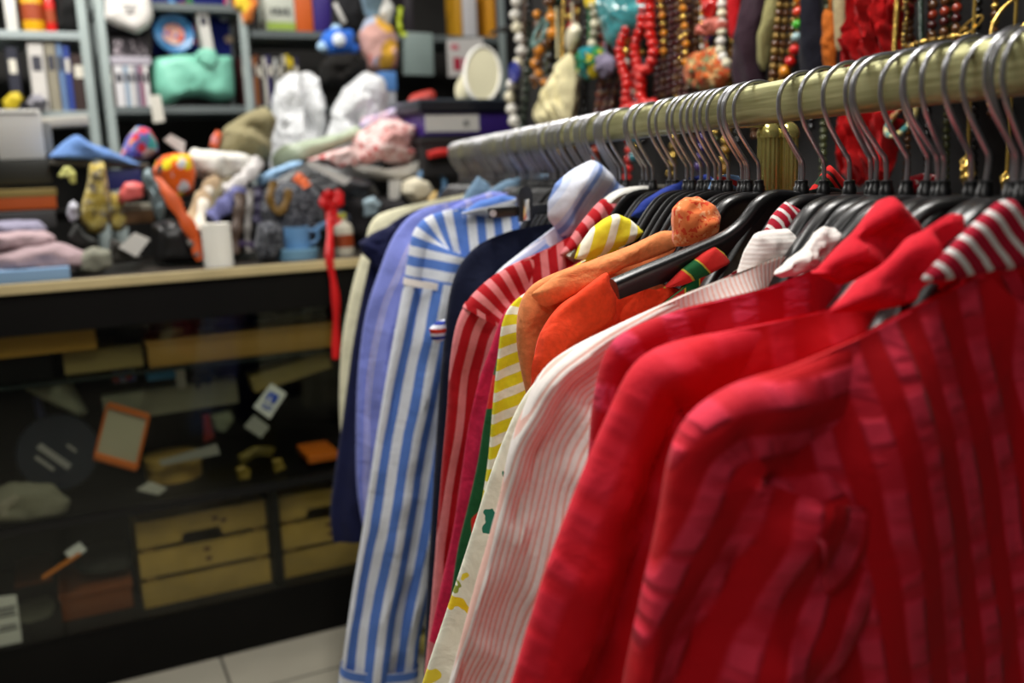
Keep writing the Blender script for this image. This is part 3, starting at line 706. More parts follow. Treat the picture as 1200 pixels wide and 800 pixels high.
M_plaid = stripes('red_green_plaid', 0.034, [(0, (206, 30, 28)), (0.45, (24, 50, 30)), (0.8, (206, 30, 28)), (0.9, (60, 30, 24))], 0)
M_royal = fabric('royal_blue_cotton', (30, 50, 130)); M_polka = printed('red_white_polka', (190, 20, 40), [(240, 236, 230), (190, 20, 40)], 130, 0.38)
M_sky = stripes('sky_blue_red_stripe', 0.02, [(0, (130, 170, 220)), (0.7, (206, 60, 60))], 0)
def collar_only(name, label, cat, z, m, px, T=0.006, sh=((-25, 50), (-45, 100), (-45, 150), (-45, 200)), **kw):
    x, y = px[0]
    garment(name, label, cat, z, [(x + 30, y + 8)] + [(x + a, y + b) for a, b in sh], m, T=T, aw=(0.05, 0.04), hem=0.55, fold=0.003, length=0.3, leaves=[dict(px=px, dy=-0.005, T=0.010, m=m, amp=0.004, sharp=4, **kw)])
collar_only('plaid_shirt', 'red and green plaid shirt, only a pointed collar tip showing behind the hooks', 'shirt', 0.972, M_plaid, [(936, 240), (950, 222), (972, 192), (986, 206), (1002, 224), (1000, 236), (970, 242)], ang=0.7, seed=31)
collar_only('blue_shirt', 'royal blue shirt behind the white hanger, right of the yellow collar', 'shirt', 1.19, M_royal, [(738, 254), (752, 236), (775, 222), (805, 208), (830, 204), (840, 214), (800, 226), (772, 240), (756, 258)], seed=32)
collar_only('polka_blouse', 'red blouse with white polka dots peeping between hooks at the right', 'blouse', 0.765, M_polka, [(1056, 218), (1068, 206), (1084, 202), (1098, 206), (1104, 218), (1090, 226), (1068, 226)], seed=33)
collar_only('sky_striped_shirt', 'light blue and red striped shirt glimpsed left of the gold upright', 'shirt', 1.087, M_sky, [(830, 222), (836, 208), (850, 203), (866, 206), (870, 218), (850, 226)], ang=1.2, seed=34)
# ------------------------------------------------------------------ hangers on the rail
bul = [1184, 1172, 1155, 1117, 1102, 1070, 1066, 1050, 1028, 1006, 993, 989, 964, 935, 911, 908, 862, 850, 847, 843, 827, 818, 813, 805, 797, 787, 781, 768, 762, 743, 737, 732, 713, 707, 702, 691, 680, 671, 664, 655, 647, 640, 633, 626, 618, 611, 604, 597, 590, 583, 577, 571, 565, 559, 553, 547]
labs = {0: 'hanger nearest the right edge of the photo, its hook blurred', 1: 'second hanger from the right edge with blurred hook', 2: 'third hanger from the right edge, hook wide apart from its neighbours',
        3: 'hanger with hook leaning left, carrying the second crimson dress', 4: 'hanger with short visible hook just left of the leaning one', 5: 'right one of a touching hook pair above the tall pointed crimson collar', 6: 'left one of a touching hook pair above the tall pointed crimson collar',
        7: 'hanger with single hook left of the pair, carrying the banded crimson dress', 8: 'hanger with single hook above the frilled white neckline', 9: 'hanger with bright wide hook in front of the red tassels', 10: 'front hook of the pair before the red tassels', 11: 'rear hook of the pair before the red tassels',
        12: 'hanger with single thin hook right of the black drip stain on the rail', 13: 'hanger with single hook at the black drip stain on the rail', 14: 'hanger with a long arm reaching left across the peach blouse', 15: 'hanger hooked beside the long armed one, before the gold upright', 16: 'hanger with hook just left of the gold upright, above the rosette', 30: 'white hanger'}
rnd = random.Random(3)
def zbulge(b):
    z = 1.0
    for _ in range(25): z = zof(b + 29.0 / z)
    return z
ys_ = [yrail(zbulge(b)) for b in bul]
near = [y for y, b in zip(ys_, bul) if b > 700]
far = []; y = near[-1] + 0.011
while y < yrail(2.58):
    far.append(y); y += rnd.choice((0.0075, 0.011, 0.015, 0.022, 0.032))
ytip = near[14]
_a = [on_y(px_, py_, ytip) for px_, py_ in ((917, 222), (900, 224), (882, 236), (868, 255), (850, 270), (825, 282), (785, 299), (750, 313), (717, 327))]
_x0 = 0.0
_, bodyL, _p = hanger_meshes([(0.0, -0.002)] + [(-q.x, q.z - ZN) for q in _a], 0.9); long_mesh = bodyL.build('body', M_blackp, None); long_me = long_mesh.data; bpy.data.objects.remove(long_mesh)
_, bodyW, _p = hanger_meshes(ARM, 0.4); wm_ = bodyW.build('body', M_blackp, None); thin_me = wm_.data; bpy.data.objects.remove(wm_)
_, bodyW, _p = hanger_meshes(ARM, 1.25); wm_ = bodyW.build('body', M_blackp, None); wide_me = wm_.data; bpy.data.objects.remove(wm_)
_, bodyW, _p = hanger_meshes([(a_[0] * 1.25, a_[1] * 0.9 + 0.004) for a_ in ARM], 1.5); wm_ = bodyW.build('body', M_whitep, None); white_me = wm_.data; bpy.data.objects.remove(wm_)
last = -9
for i, y in enumerate(near + far):
    y = max(y, last + 0.0052, yrail(0.63) if last < 0 else 0); last = y
    yaw = rnd.uniform(-0.14, 0.14); tilt = rnd.uniform(-0.03, 0.03)
    if i < 12: yaw *= 1.8; tilt *= 2.2
    if i in (3,): tilt = 0.1; yaw = -0.3
    if i in (9, 7): yaw = -0.2
    if i < 3: yaw *= 0.2
    if i == 14: yaw = tilt = 0.0
    if i > 16: yaw *= 0.45
    mid = i < len(near)
    lab = labs.get(i, 'black hanger with steel hook in the crowded middle run of the rail' if mid else 'black hanger with steel hook in the blurred far run of the rail')
    gr = None if i in labs else ('hangers in the middle run of the rail' if mid else 'hangers in the far run of the rail')
    o = place_hanger(y, yaw, tilt, 'white plastic hanger among the black ones in the middle of the rail' if i == 30 else ('black plastic ' + lab) if i in labs else lab, gr)
    for c in o.children:
        if c.name.startswith('body'):
            if i == 14: c.data = long_me
            elif i < 17: c.data = wide_me
            elif i == 30: c.data = white_me
            else: c.data = thin_me

# clip hanger of the navy garment
Yc = yrail(1.455); e = empty('clip_hanger', (0, Yc, ZN), 0, 'black clip hanger with a chrome plated clip gripping the navy garment', 'clip hanger')
def cl(x, y): q = on_y(x, y, Yc); return Vector((q.x, 0, q.z - ZN))
pa, pb, pc = cl(572, 250), cl(690, 240), cl(612, 236)
MB().box((pa + pb) / 2, ((pb - pa).length, 0.012, 0.016), Matrix.Rotation(-math.atan2(pb.z - pa.z, pb.x - pa.x), 3, 'Y'), 0.003).build('bar', M_blackp, e)
mb = MB(); mb.lathe([(0, -0.003), (0.0055, -0.003), (0.0055, 0.001), (0, 0.001)], pa + Vector((0.006, -0.007, 0)), 14, rot=Matrix.Rotation(PI / 2, 3, 'X')); mb.build('rivet', mat('rivet_pale', (190, 196, 214), 0.3, 0.6), e)
mb = MB(); mb.prism([(pc.x + x, pc.z + z) for x, z in ((-0.010, -0.030), (0.010, -0.030), (0.011, 0.012), (0.008, 0.020), (0.0, 0.024), (-0.008, 0.020), (-0.011, 0.012))], -0.022, -0.0065); mb.build('clip', M_blackp, e, smooth=False)
mb = MB().box(pc + Vector((0, -0.023, -0.012)), (0.0095, 0.002, 0.032), bev=0.0008); mb.build('chrome_plate', mat('chrome', (226, 216, 196), 0.15, 1.0), e)
MB().tube([(0, 0, -0.012), (0, 0, pb.z)], 0.004, 8).build('stem', M_blackp, e); o2 = hk.build('hook', M_steel, e)
# ------------------------------------------------------------------ helpers for things placed in the room frame
HT = 1.118                                # counter top
def soft(name, label, cat, px, b, T, m, amp=0.014, fr=13, seed=0, group=None, base=None, ang=0, ridges=None, K=10, N=60, sharp=3.4, parent=None, org=None):
    """soft thing whose outline stands in the plane b of the room"""
    pts = [Q(x, y, b) for x, y in px]
    if parent is None:
        ac = sum(p[0] for p in pts) / len(pts); h0 = min(p[1] for p in pts)
        if base is not None:
            h1 = max(p[1] for p in pts)
            pts = [(p[0], base + (p[1] - h0) * (h1 - base) / (h1 - h0)) for p in pts]; h0 = base
        o_ = (ac, h0)
    else: o_ = org
    mb = MB().pillow([(p[0] - o_[0], p[1] - o_[1]) for p in pts], T, K=K, N=N, amp=amp, fr=fr, seed=seed, ang=ang, sharp=sharp, ridges=ridges)
    if parent is not None: return mb.build(name, m, parent)
    o = mb.build(name, m, None, R(o_[0], b, o_[1]), ROT); o['_o'] = 0; del o['_o']
    return tag(o, label, cat, group)
def rect(px, b):
    x0, y0, x1, y1 = px; xm, ym = (x0 + x1) / 2, (y0 + y1) / 2
    return Q(x0, ym, b)[0], Q(x1, ym, b)[0], Q(xm, y1, b)[1], Q(xm, y0, b)[1]
def pbox(name, label, cat, px, b, depth, m, tilt=0.0, bev=0.004, group=None, base=None, lid=None, root=False, yaw=0.0):
    a0, a1, h0, h1 = rect(px, b)
    if base is not None: h0 = base
    w, h = a1 - a0, h1 - h0
    rot = Matrix.Rotation(tilt, 3, 'Y')
    if lid is None and not root:
        o = MB().box((0, depth / 2, h / 2), (w, depth, h), rot, bev).build(name, m, None, R((a0 + a1) / 2, b, h0), ROT + yaw)
        return tag(o, label, cat, group)
    e = empty(name, R((a0 + a1) / 2, b, h0), ROT + yaw, label, cat, group)
    MB().box((0, depth / 2, h / 2), (w, depth, h), rot, bev).build('body', m, e)
    if lid: MB().box((0, depth / 2, h - lid[0] / 2 + 0.001), (w + 0.008, depth + 0.008, lid[0]), rot, bev * 0.6).build('lid', lid[1], e)
    e['_'] = 0; del e['_']
    return e
def card(name, label, cat, px4, b, m, th=0.004, lean=0.0):
    """stiff flat thing with four corners in plane b"""
    pts = [Q(x, y, b) for x, y in px4]; ac = sum(p[0] for p in pts) / 4; h0 = min(p[1] for p in pts)
    e = empty(name, R(ac, b, h0), ROT, label, cat)
    L = [(p[0] - ac, p[1] - h0) for p in pts]
    MB().prism(L, 0, th).build('sheet', m, e, smooth=False)
    return e, L
def strip(name, label, cat, px, w, m, th=0.004, group=None, parent=None):
    """ribbon or strap swept along pixels; each point may carry its own b"""
    P = []
    for i, p in enumerate(px):
        bb = p[2]; a, h = Q(p[0], p[1], bb); P.append(Vector((a, bb, h)))
    P = spline(P, 26); c = P[0].copy(); c.z = min(p.z for p in P)
    vs = []; n = len(P)
    for i, p in enumerate(P):
        t = (P[min(n - 1, i + 1)] - P[max(0, i - 1)]).normalized(); s = Vector((t.z, 0, -t.x))
        if s.length < 1e-3: s = Vector((1, 0, 0))
        s.normalize(); q = t.cross(s).normalized(); ww = w * (1 + 0.18 * math.sin(i * 0.9))
        for k in range(10):
            th_ = 2 * PI * k / 10; vs.append(p - c + s * (ww / 2 * math.cos(th_)) + q * (th * math.sin(th_) + th * 0.8 * math.sin(i * 0.7)))
    fs = [(i * 10 + k, i * 10 + (k + 1) % 10, (i + 1) * 10 + (k + 1) % 10, (i + 1) * 10 + k) for i in range(n - 1) for k in range(10)] + [tuple(range(10)), tuple((n - 1) * 10 + k for k in range(10))]
    mb = MB().add(vs, fs)
    if parent is not None:
        mb.v = [tuple(Vector(v) + c - parent[1]) for v in mb.v]
        return mb.build(name, m, parent[0])
    o = mb.build(name, m, None, R(c.x, c.y, c.z), ROT); return tag(o, label, cat, group)

# ------------------------------------------------------------------ jewellery display beside the rail
AJ = 1.08
def QA(x, y, a=AJ):
    d = ray(x, y); t = (ORG + ca * a - CAM).dot(ca) / d.dot(ca); p = CAM + d * t - ORG
    return p.dot(cb), p.z
M_board = mat('display_board_black', (26, 24, 24), 0.8, var=0.3)
brd = empty('jewellery_stand', R(1.22, -1.0, 0), ROT, 'dark freestanding display board hung with necklaces behind the clothes rail', 'display stand')
MB().box((0, 0, 1.2), (0.04, 2.6, 2.2), bev=0.004).build('panel', M_board, brd, smooth=False)
for bb in (-1.25, 1.25):
    MB().box((0, bb, 0.05), (0.5, 0.06, 0.10), bev=0.006).build('foot', M_board, brd, smooth=False)
for hh_ in (1.80, 2.05):
    MB().tube([(-0.12, -1.3, hh_), (-0.12, 1.3, hh_)], 0.006, 8).tube([(-0.12, -1.25, hh_), (0, -1.25, hh_)], 0.005, 8).tube([(-0.12, 1.25, hh_), (0, 1.25, hh_)], 0.005, 8).build('hanging_rod', mat('rod_black', (24, 24, 26), 0.5), brd)
def bm_(n, rgb, rough=0.18, metal=0.0, coat=0.4): return mat('bead_' + n, rgb, rough, metal, coat=coat, var=0.12, vs=40)
GOLD = mat('bead_gold', (214, 178, 92), 0.25, 0.85, var=0.2, vs=60)
def necklace(label, px, r_px, mats, spacing=1.0, a=AJ, cat='necklace', loop=0, group=None, jit=0.0, sub=None, seed=1, name='necklace'):
    """strand traced in the plane a; bead radius in pixels at its middle; loop = width in metres of the returning strand"""
    P = [QA(x, y, a) for x, y in px]
    mid = px[len(px) // 2]; zf = (R(a, *QA(mid[0], mid[1], a)) - CAM).length; r = r_px * zf / F
    path = spline([Vector((0, p[0], p[1])) for p in P], 80)
    top = path[0].copy(); hi = path[0].z
    for tgt in (1.80, 2.05, 2.3):
        if hi < tgt: break
    path = [Vector((0, top.y, tgt))] + path if tgt - hi > 0.01 else path
    if loop: path = path + [p + Vector((-0.012, loop, 0)) for p in reversed(path)]
    P3 = [path[0]]
    L = [0]
    for p, q in zip(path, path[1:]): L.append(L[-1] + (q - p).length)
    o = empty(name, R(a, top.y, min(p.z for p in path)), ROT, label, cat, group)
    org = Vector((0, top.y, min(p.z for p in path)))
    rnd = random.Random(seed); mb = MB(); d = 0; j = 0; cnt = 0
    while d < L[-1] and cnt < 400:
        while j < len(L) - 2 and L[j + 1] < d: j += 1
        t = (d - L[j]) / max(1e-6, L[j + 1] - L[j]); p = path[j].lerp(path[min(j + 1, len(path) - 1)], t)
        rr = r * rnd.uniform(1 - jit, 1 + jit)
        q = p - org + Vector((rnd.uniform(-1, 0.4) * r * jit * 2 - (0.02 if sub else 0), rnd.uniform(-1, 1) * r * jit * 2, 0))
        mb.ball(q, rr, 9, 6, (1, 1, rnd.uniform(0.8, 1.15)), mi=cnt % len(mats) if not jit else rnd.randrange(len(mats)))
        d += 2 * r * spacing; cnt += 1
    mb.build('beads', mats, o)
    MB().tube([p - org for p in path], r * 0.2, 5).build('string', mats[0], o)
    return o, org
def hang(label, px, T, m, cat='scarf', name='scarf', a=AJ, amp=0.01, fr=14, seed=0, ridges=None, rod=None, sub=True):
    """cloth or tassel with outline traced in plane a"""
    P = [QA(x, y, a) for x, y in px]; bc = sum(p[0] for p in P) / len(P); h0 = min(p[1] for p in P); h1 = max(p[1] for p in P)
    mb = MB().pillow([(-(p[0] - bc), p[1] - h0) for p in P], T, amp=amp, fr=fr, seed=seed, ridges=ridges)
    e = empty(name, R(a, bc, h0), ROT, label, cat)
    o = mb.build('cloth' if cat == 'scarf' else 'bundle', m, e); o.rotation_euler = (0, 0, -PI / 2)
    for tgt in (1.80, 2.05, 2.3):
        if h1 < tgt: break
    MB().tube([(0, 0, h1 - h0 - 0.01), (0, 0, tgt - h0)], 0.003, 6).build('loop', m, e)
    return e
def ring(label, cx, cy, rx, ry, r, m, a=AJ - 0.02, cat='bangle', name='bangle'):
    b, h = QA(cx, cy, a); zf = (R(a, b, h) - CAM).length; s = zf / F
    e = empty(name, R(a, b, h - ry * s), ROT, label, cat)
    MB().tube([(0.02 * math.sin(k / 32 * 2 * PI), rx * s * 1.25 * math.cos(k / 32 * 2 * PI), ry * s + ry * s * math.sin(k / 32 * 2 * PI)) for k in range(33)], r, 8, cap=False).build('hoop', m, e)
    for tgt in (1.80, 2.05, 2.3):
        if h + ry * s < tgt: break
    MB().tube([(0, 0, 2 * ry * s), (-0.0, 0, tgt - h + ry * s)], 0.0012, 5).build('string', M_board, e)
    return e
cr, am, wh, rd_, dr, br_, gr_, tq = bm_('cream', (222, 214, 184)), bm_('amber', (220, 138, 26)), bm_('pearl_white', (226, 222, 212)), bm_('coral_red', (206, 26, 18)), bm_('maroon', (70, 14, 12)), bm_('brown', (92, 56, 26)), bm_('dark_green', (22, 50, 38)), bm_('turquoise', (58, 140, 146))
necklace('white and cream chunky bead necklace at the left edge of the jewellery stand', [(612, -40), (606, 0), (604, 20), (608, 40), (612, 55), (606, 80), (598, 110), (602, 140), (606, 150)], 7, [wh, cr, wh], 1.05)
o, og = necklace('short cord carrying a round blue tag beside white beads', [(616, -40), (614, 30), (613, 70)], 2.0, [br_], 1.3)
b_, h_ = QA(613, 85); mb = MB().lathe([(0, -0.006), (0.030, -0.006), (0.034, 0), (0.030, 0.006), (0, 0.006)], (-0.03, b_ - og.y, h_ - og.z), 28, rot=Matrix.Rotation(PI / 2, 3, 'Y')); mb.build('tag', mat('tag_blue', (18, 14, 130), 0.3, coat=0.5), o)
mb = MB()
for k in range(2): mb.box((-0.038, b_ - og.y, h_ - og.z + 0.004 - 0.010 * k), (0.002, 0.034 - 0.01 * k, 0.003))
mb.build('tag_lettering', mat('tag_ink', (110, 110, 190), 0.5), o)
ring('teal green oval bangle hung above the blue tag', 633, 38, 9, 15, 0.006, mat('bangle_teal', (96, 132, 126), 0.3))
necklace('amber orange round bead necklace right of the teal bangle', [(640, -30), (645, 10), (648, 35), (640, 52), (630, 62), (628, 84), (627, 102)], 7, [am, am, br_], 1.25)
necklace('small amber and brown bead strand behind the cream tassel', [(632, 95), (640, 96), (650, 92), (656, 85)], 5, [am, br_], 1.1)
necklace('dark green bead necklace between amber beads and gold chain', [(655, -20), (650, 30), (648, 70), (640, 110), (632, 140)], 6, [gr_, bm_('black', (18, 18, 18))], 1.0, a=AJ + 0.03, jit=0.2)
necklace('thin gold chain falling to the cream tassel', [(663, -30), (660, 20), (659, 60), (658, 88)], 2.6, [GOLD], 0.9)
hang('large cream yarn tassel hanging left of the middle', [(664, 62), (672, 64), (674, 95), (672, 120), (668, 146), (655, 150), (630, 146), (626, 136), (640, 112), (652, 88)], 0.035, fabric('cream_yarn', (232, 222, 176), 0.1), 'tassel', 'tassel', amp=0.012, fr=24, ridges=(0.9, 160, 0.35))
hang('cream shell pendant above the cream tassel', [(666, 60), (664, 46), (668, 32), (676, 26), (680, 34), (676, 48), (670, 60)], 0.018, cr, 'pendant', 'pendant', amp=0.003)
necklace('grey cream oval bead strand right of the cream pendant', [(694, -20), (696, 10), (697, 30), (694, 52)], 5.5, [bm_('stone', (150, 146, 122)), cr], 0.95)
hang('green, teal and yellow pompom tassels below the grey beads', [(682, 56), (698, 52), (708, 60), (704, 76), (698, 92), (688, 94), (678, 86), (676, 70)], 0.03, printed('pompom_wool', (30, 110, 70), [(200, 180, 30), (20, 130, 140), (30, 110, 70), (60, 140, 60)], 30, 0.6, uvc='Object'), 'tassel', 'tassel', amp=0.016, fr=40)
hang('turquoise stone cluster necklace at the top centre of the stand', [(702, -20), (750, -20), (756, 10), (750, 30), (738, 42), (726, 58), (714, 54), (708, 34), (702, 10)], 0.035, mat('turquoise_stone', (62, 138, 142), 0.25, var=0.35, vs=40, coat=0.5), 'necklace', 'necklace', amp=0.014, fr=34)
hang('yellow disc pendant beside the turquoise stones', [(684, -8), (692, -12), (702, -6), (703, 4), (696, 11), (687, 9)], 0.012, mat('disc_yellow', (236, 206, 40), 0.4), 'pendant', 'pendant', amp=0.002)
hang('lavender grey pompom below the turquoise stones', [(700, 66), (712, 62), (720, 70), (718, 84), (710, 92), (700, 84)], 0.022, fabric('pompom_lavender', (132, 124, 146), 0.2), 'tassel', 'tassel', amp=0.012, fr=40)
for k, x in enumerate((708, 716, 724)): necklace('brown wooden bead strand below the lavender pompom', [(x + 6, 40), (x + 2, 80), (x - 4, 110), (x - 10, 135)], 3.6, [br_, dr], 0.95, a=AJ + 0.02 + 0.01 * k, group='brown strands below the pompom')
necklace('gold and pearl bead necklace left of the red coral loops', [(736, 30), (733, 65), (732, 90), (738, 108), (732, 126)], 5.5, [GOLD, wh, GOLD], 1.1)
o, og = necklace('glossy red coral loop necklace at the middle of the stand', [(752, 30), (744, 55), (748, 80), (752, 95), (750, 125)], 6, [rd_], 0.7, loop=0.05)
necklace('second red coral strand with one large bead near the rail', [(762, 40), (766, 60), (760, 80), (752, 86), (752, 118), (768, 122)], 6.5, [rd_], 0.75, a=AJ - 0.03)
for k, x in enumerate((772, 779, 786, 793, 800, 807)): necklace('dark maroon bead strand in the curtain right of the red coral', [(x, -20), (x + 1, 30), (x, 70), (x - 3, 115)], 4, [dr, br_] if k % 2 else [dr], 0.95, a=AJ + 0.03, group='maroon bead strands')
for k, (x, y) in enumerate(((776, 36), (802, 42))): necklace(('gold charm chain before the maroon strands, beside the coral', 'gold charm chain before the maroon strands, beside the pink cluster')[k], [(x - 4, -20), (x, y - 16), (x + 2, y + 8), (x + 1, y + 34)], 4, [GOLD, am], 1.2)
necklace('thin gold chain at the left of the red and pink cluster', [(823, -20), (822, 20), (823, 55)], 2.6, [GOLD, wh], 0.95)
hang('red glass bead cluster hanging above the pink coral', [(828, -20), (842, -20), (840, 8), (834, 22), (826, 20), (824, 0)], 0.02, rd_, 'necklace', 'necklace', amp=0.010, fr=50)
hang('pink coral branch cluster over orange beads', [(818, 30), (826, 24), (842, 20), (852, 24), (850, 34), (838, 40), (824, 42), (816, 40)], 0.022, mat('coral_pink', (206, 112, 96), 0.4), 'necklace', 'necklace', amp=0.012, fr=50)
hang('dark green ribbon hanging behind the pink coral', [(840, -20), (852, -20), (852, 20), (850, 60), (842, 62), (840, 30)], 0.01, fabric('ribbon_green', (20, 62, 46)), 'ribbon', 'ribbon', a=AJ + 0.02, amp=0.004)
hang('bright red flat ribbon left of the purple scarf', [(854, -20), (868, -20), (866, 20), (864, 44), (856, 46), (854, 20)], 0.012, fabric('ribbon_red', (180, 14, 22)), 'ribbon', 'ribbon', amp=0.004)
hang('orange and patina beadwork collar below the pink coral', [(812, 62), (836, 55), (850, 70), (856, 88), (846, 104), (822, 108), (806, 100), (802, 84)], 0.025, printed('beadwork', (150, 80, 30), [(206, 96, 40), (120, 130, 90), (190, 60, 30), (220, 180, 120)], 70, 0.6, uvc='Object'), 'necklace', 'necklace', amp=0.010, fr=50)
necklace('white spiral shell beads next to the purple scarf', [(846, 40), (844, 60), (850, 72), (854, 80)], 6, [wh, cr], 0.8)
hang('dark aubergine purple scarf hanging in the centre of the stand', [(880, -30), (912, -30), (904, 10), (892, 40), (888, 70), (890, 110), (866, 112), (860, 90), (862, 56), (872, 20)], 0.03, fabric('aubergine', (52, 34, 44), 0.1), amp=0.008, ridges=(0.8, 90, 0.2))
hang('pale khaki scarf right of the purple one', [(906, -20), (918, -20), (912, 20), (902, 50), (896, 84), (890, 80), (890, 50), (898, 20)], 0.02, fabric('khaki_scarf', (150, 144, 96), 0.1), amp=0.006)
for k, x in enumerate((908, 916, 926)): necklace('rope of gold brown beads between khaki scarf and coloured beads', [(x + 8, -25), (x + 4, 20), (x, 60), (x - 4, 105)], 4.6, [mat('bead_bronze', (140, 112, 56), 0.35, 0.5), br_], 0.85, a=AJ + 0.015 * k, group='ropes of gold brown beads')
necklace('large multicoloured bead necklace with green and red beads', [(938, -40), (937, 0), (935, 26), (934, 40), (933, 52), (929, 66), (922, 80), (914, 92)], 6.5, [am, bm_('orange_red', (214, 60, 26)), bm_('grass_green', (70, 170, 40)), bm_('sky', (150, 180, 180)), rd_, rd_], 1.0)
hang('black and navy silky scarf left of the orange cord', [(942, -20), (958, -20), (962, 20), (968, 60), (966, 100), (942, 104), (938, 60), (944, 20)], 0.02, fabric('black_navy_silk', (14, 14, 26), 0.2), amp=0.006, ridges=(0.8, 100, 0.2))
hang('orange brown fringed cord hanging by the black scarf', [(966, 10), (976, 14), (980, 40), (978, 84), (968, 88), (966, 50)], 0.014, fabric('orange_fringe', (170, 90, 24), 0.2), 'cord', 'cord', amp=0.008, fr=40)
hang('beige flat ribbon left of the red tassels', [(976, -20), (990, -20), (990, 30), (986, 60), (980, 60), (978, 20)], 0.008, fabric('ribbon_beige', (160, 146, 110)), 'ribbon', 'ribbon', amp=0.003)
M_redt = fabric('red_fringe', (172, 10, 14), 0.25)
hang('big bright red tassel bundle, left of the gold rod', [(1004, -30), (1030, -30), (1034, 10), (1028, 50), (1032, 90), (1000, 92), (988, 70), (994, 40), (1000, 10)], 0.03, M_redt, 'tassel', 'tassel', amp=0.016, fr=40, ridges=(1.2, 260, 0.1))
hang('second red tassel bundle behind the gold rod', [(1034, -30), (1066, -30), (1062, 10), (1052, 40), (1048, 80), (1032, 84), (1034, 40)], 0.03, M_redt, 'tassel', 'tassel', a=AJ + 0.03, amp=0.016, fr=40, seed=4, ridges=(1.2, 260, 0.1))
hang('long red tassel showing below the rail between hooks', [(990, 104), (1036, 96), (1042, 130), (1042, 170), (1040, 214), (1000, 216), (984, 200), (984, 150)], 0.03, M_redt, 'tassel', 'tassel', a=AJ - 0.01, amp=0.016, fr=40, seed=8, ridges=(1.2, 260, 0.1))
necklace('slim straight gold rod necklace in front of the red tassels', [(1052, -30), (1051, 10), (1049, 40), (1048, 64)], 3.0, [GOLD], 0.35)
necklace('dark teal cord with close small beads right of the gold rod', [(1078, -30), (1079, 20), (1080, 66)], 3, [gr_], 0.5)
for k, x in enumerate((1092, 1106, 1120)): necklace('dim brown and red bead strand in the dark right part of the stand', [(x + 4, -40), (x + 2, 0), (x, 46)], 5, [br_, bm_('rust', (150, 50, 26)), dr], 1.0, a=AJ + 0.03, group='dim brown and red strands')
necklace('row of gold coins slung above the rail at the right', [(1060, 58), (1080, 50), (1100, 46), (1122, 42), (1134, 34)], 3.4, [GOLD, mat('coin_dull', (120, 92, 40), 0.4, 0.7)], 0.8, jit=0.2)
ring('large gold hoop at the top right corner', 1186, 22, 16, 22, 0.003, GOLD, a=AJ - 0.04)
ring('pale multicolour bangle seen under the rail between hooks', 1056, 141, 12, 16, 0.005, printed('bangle_print', (200, 190, 140), [(190, 170, 90), (60, 120, 120), (200, 190, 150), (170, 80, 60)], 60, 0.6, uvc='Object'))
ring('small gold hoop near a grey bead at upper right', 1138, 30, 7, 10, 0.002, GOLD, a=AJ)
hang('gold charm knot seen low between the right hooks', [(1126, 186), (1134, 180), (1140, 190), (1142, 206), (1134, 220), (1126, 212), (1130, 200)], 0.01, GOLD, 'charm', 'charm', amp=0.008, fr=80)
hang('second gold charm low at the right edge', [(1172, 206), (1180, 200), (1186, 208), (1184, 222), (1176, 224)], 0.008, GOLD, 'charm', 'charm', amp=0.006, fr=80)
b_, h_ = QA(1170, 44, AJ - 0.06); b2_, _ = QA(1110, 56, AJ - 0.06)
e = empty('display_tray', R(AJ - 0.02, (b_ + b2_) / 2 - 0.15, h_ - 0.012), ROT, 'narrow black ledge above the rail at the right edge', 'shelf')
MB().box((0, 0, 0.006), (0.16, 0.62, 0.012), bev=0.002).build('board', mat('ledge_black', (20, 22, 26), 0.35), e)
for s_ in (-0.25, 0.25): MB().box((0.11, s_, 0.0), (0.07, 0.012, 0.012), bev=0.002).build('bracket', M_steel, e)

# further strands filling the stand between the named ones
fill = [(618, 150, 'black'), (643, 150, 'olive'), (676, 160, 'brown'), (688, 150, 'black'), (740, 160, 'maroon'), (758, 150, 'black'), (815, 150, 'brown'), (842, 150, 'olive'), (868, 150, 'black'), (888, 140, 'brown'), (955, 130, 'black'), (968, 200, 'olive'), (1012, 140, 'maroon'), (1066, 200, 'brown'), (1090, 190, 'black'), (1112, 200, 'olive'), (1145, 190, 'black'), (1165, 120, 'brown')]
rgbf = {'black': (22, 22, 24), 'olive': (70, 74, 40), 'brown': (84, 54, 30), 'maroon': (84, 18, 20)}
for i, (x, yb_, c) in enumerate(fill):
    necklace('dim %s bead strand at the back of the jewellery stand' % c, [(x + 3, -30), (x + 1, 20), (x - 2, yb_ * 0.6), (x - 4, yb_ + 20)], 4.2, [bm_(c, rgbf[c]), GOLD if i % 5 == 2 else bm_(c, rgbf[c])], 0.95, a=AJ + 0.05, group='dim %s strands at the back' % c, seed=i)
low = [(612, 165, (60, 70, 60), 'dark green glass'), (662, 168, (190, 40, 30), 'red glass'), (700, 180, (150, 60, 40), 'rust'), (745, 172, (60, 120, 130), 'teal glass'), (738, 200, (200, 40, 36), 'scarlet'), (790, 190, (120, 90, 30), 'bronze'), (822, 190, (70, 50, 110), 'violet glass'), (850, 196, (150, 110, 40), 'honey')]
for i, (x, y, rgb, c) in enumerate(low):
    necklace('%s bead strand glimpsed below the rail between hooks' % c, [(x + 8, 60), (x + 4, 110), (x, y - 20), (x - 4, y + 14)], 5.5, [bm_(c.replace(' ', '_'), rgb), GOLD if i % 2 else bm_(c.replace(' ', '_'), rgb)], 0.95, a=AJ + 0.04, seed=i + 40)
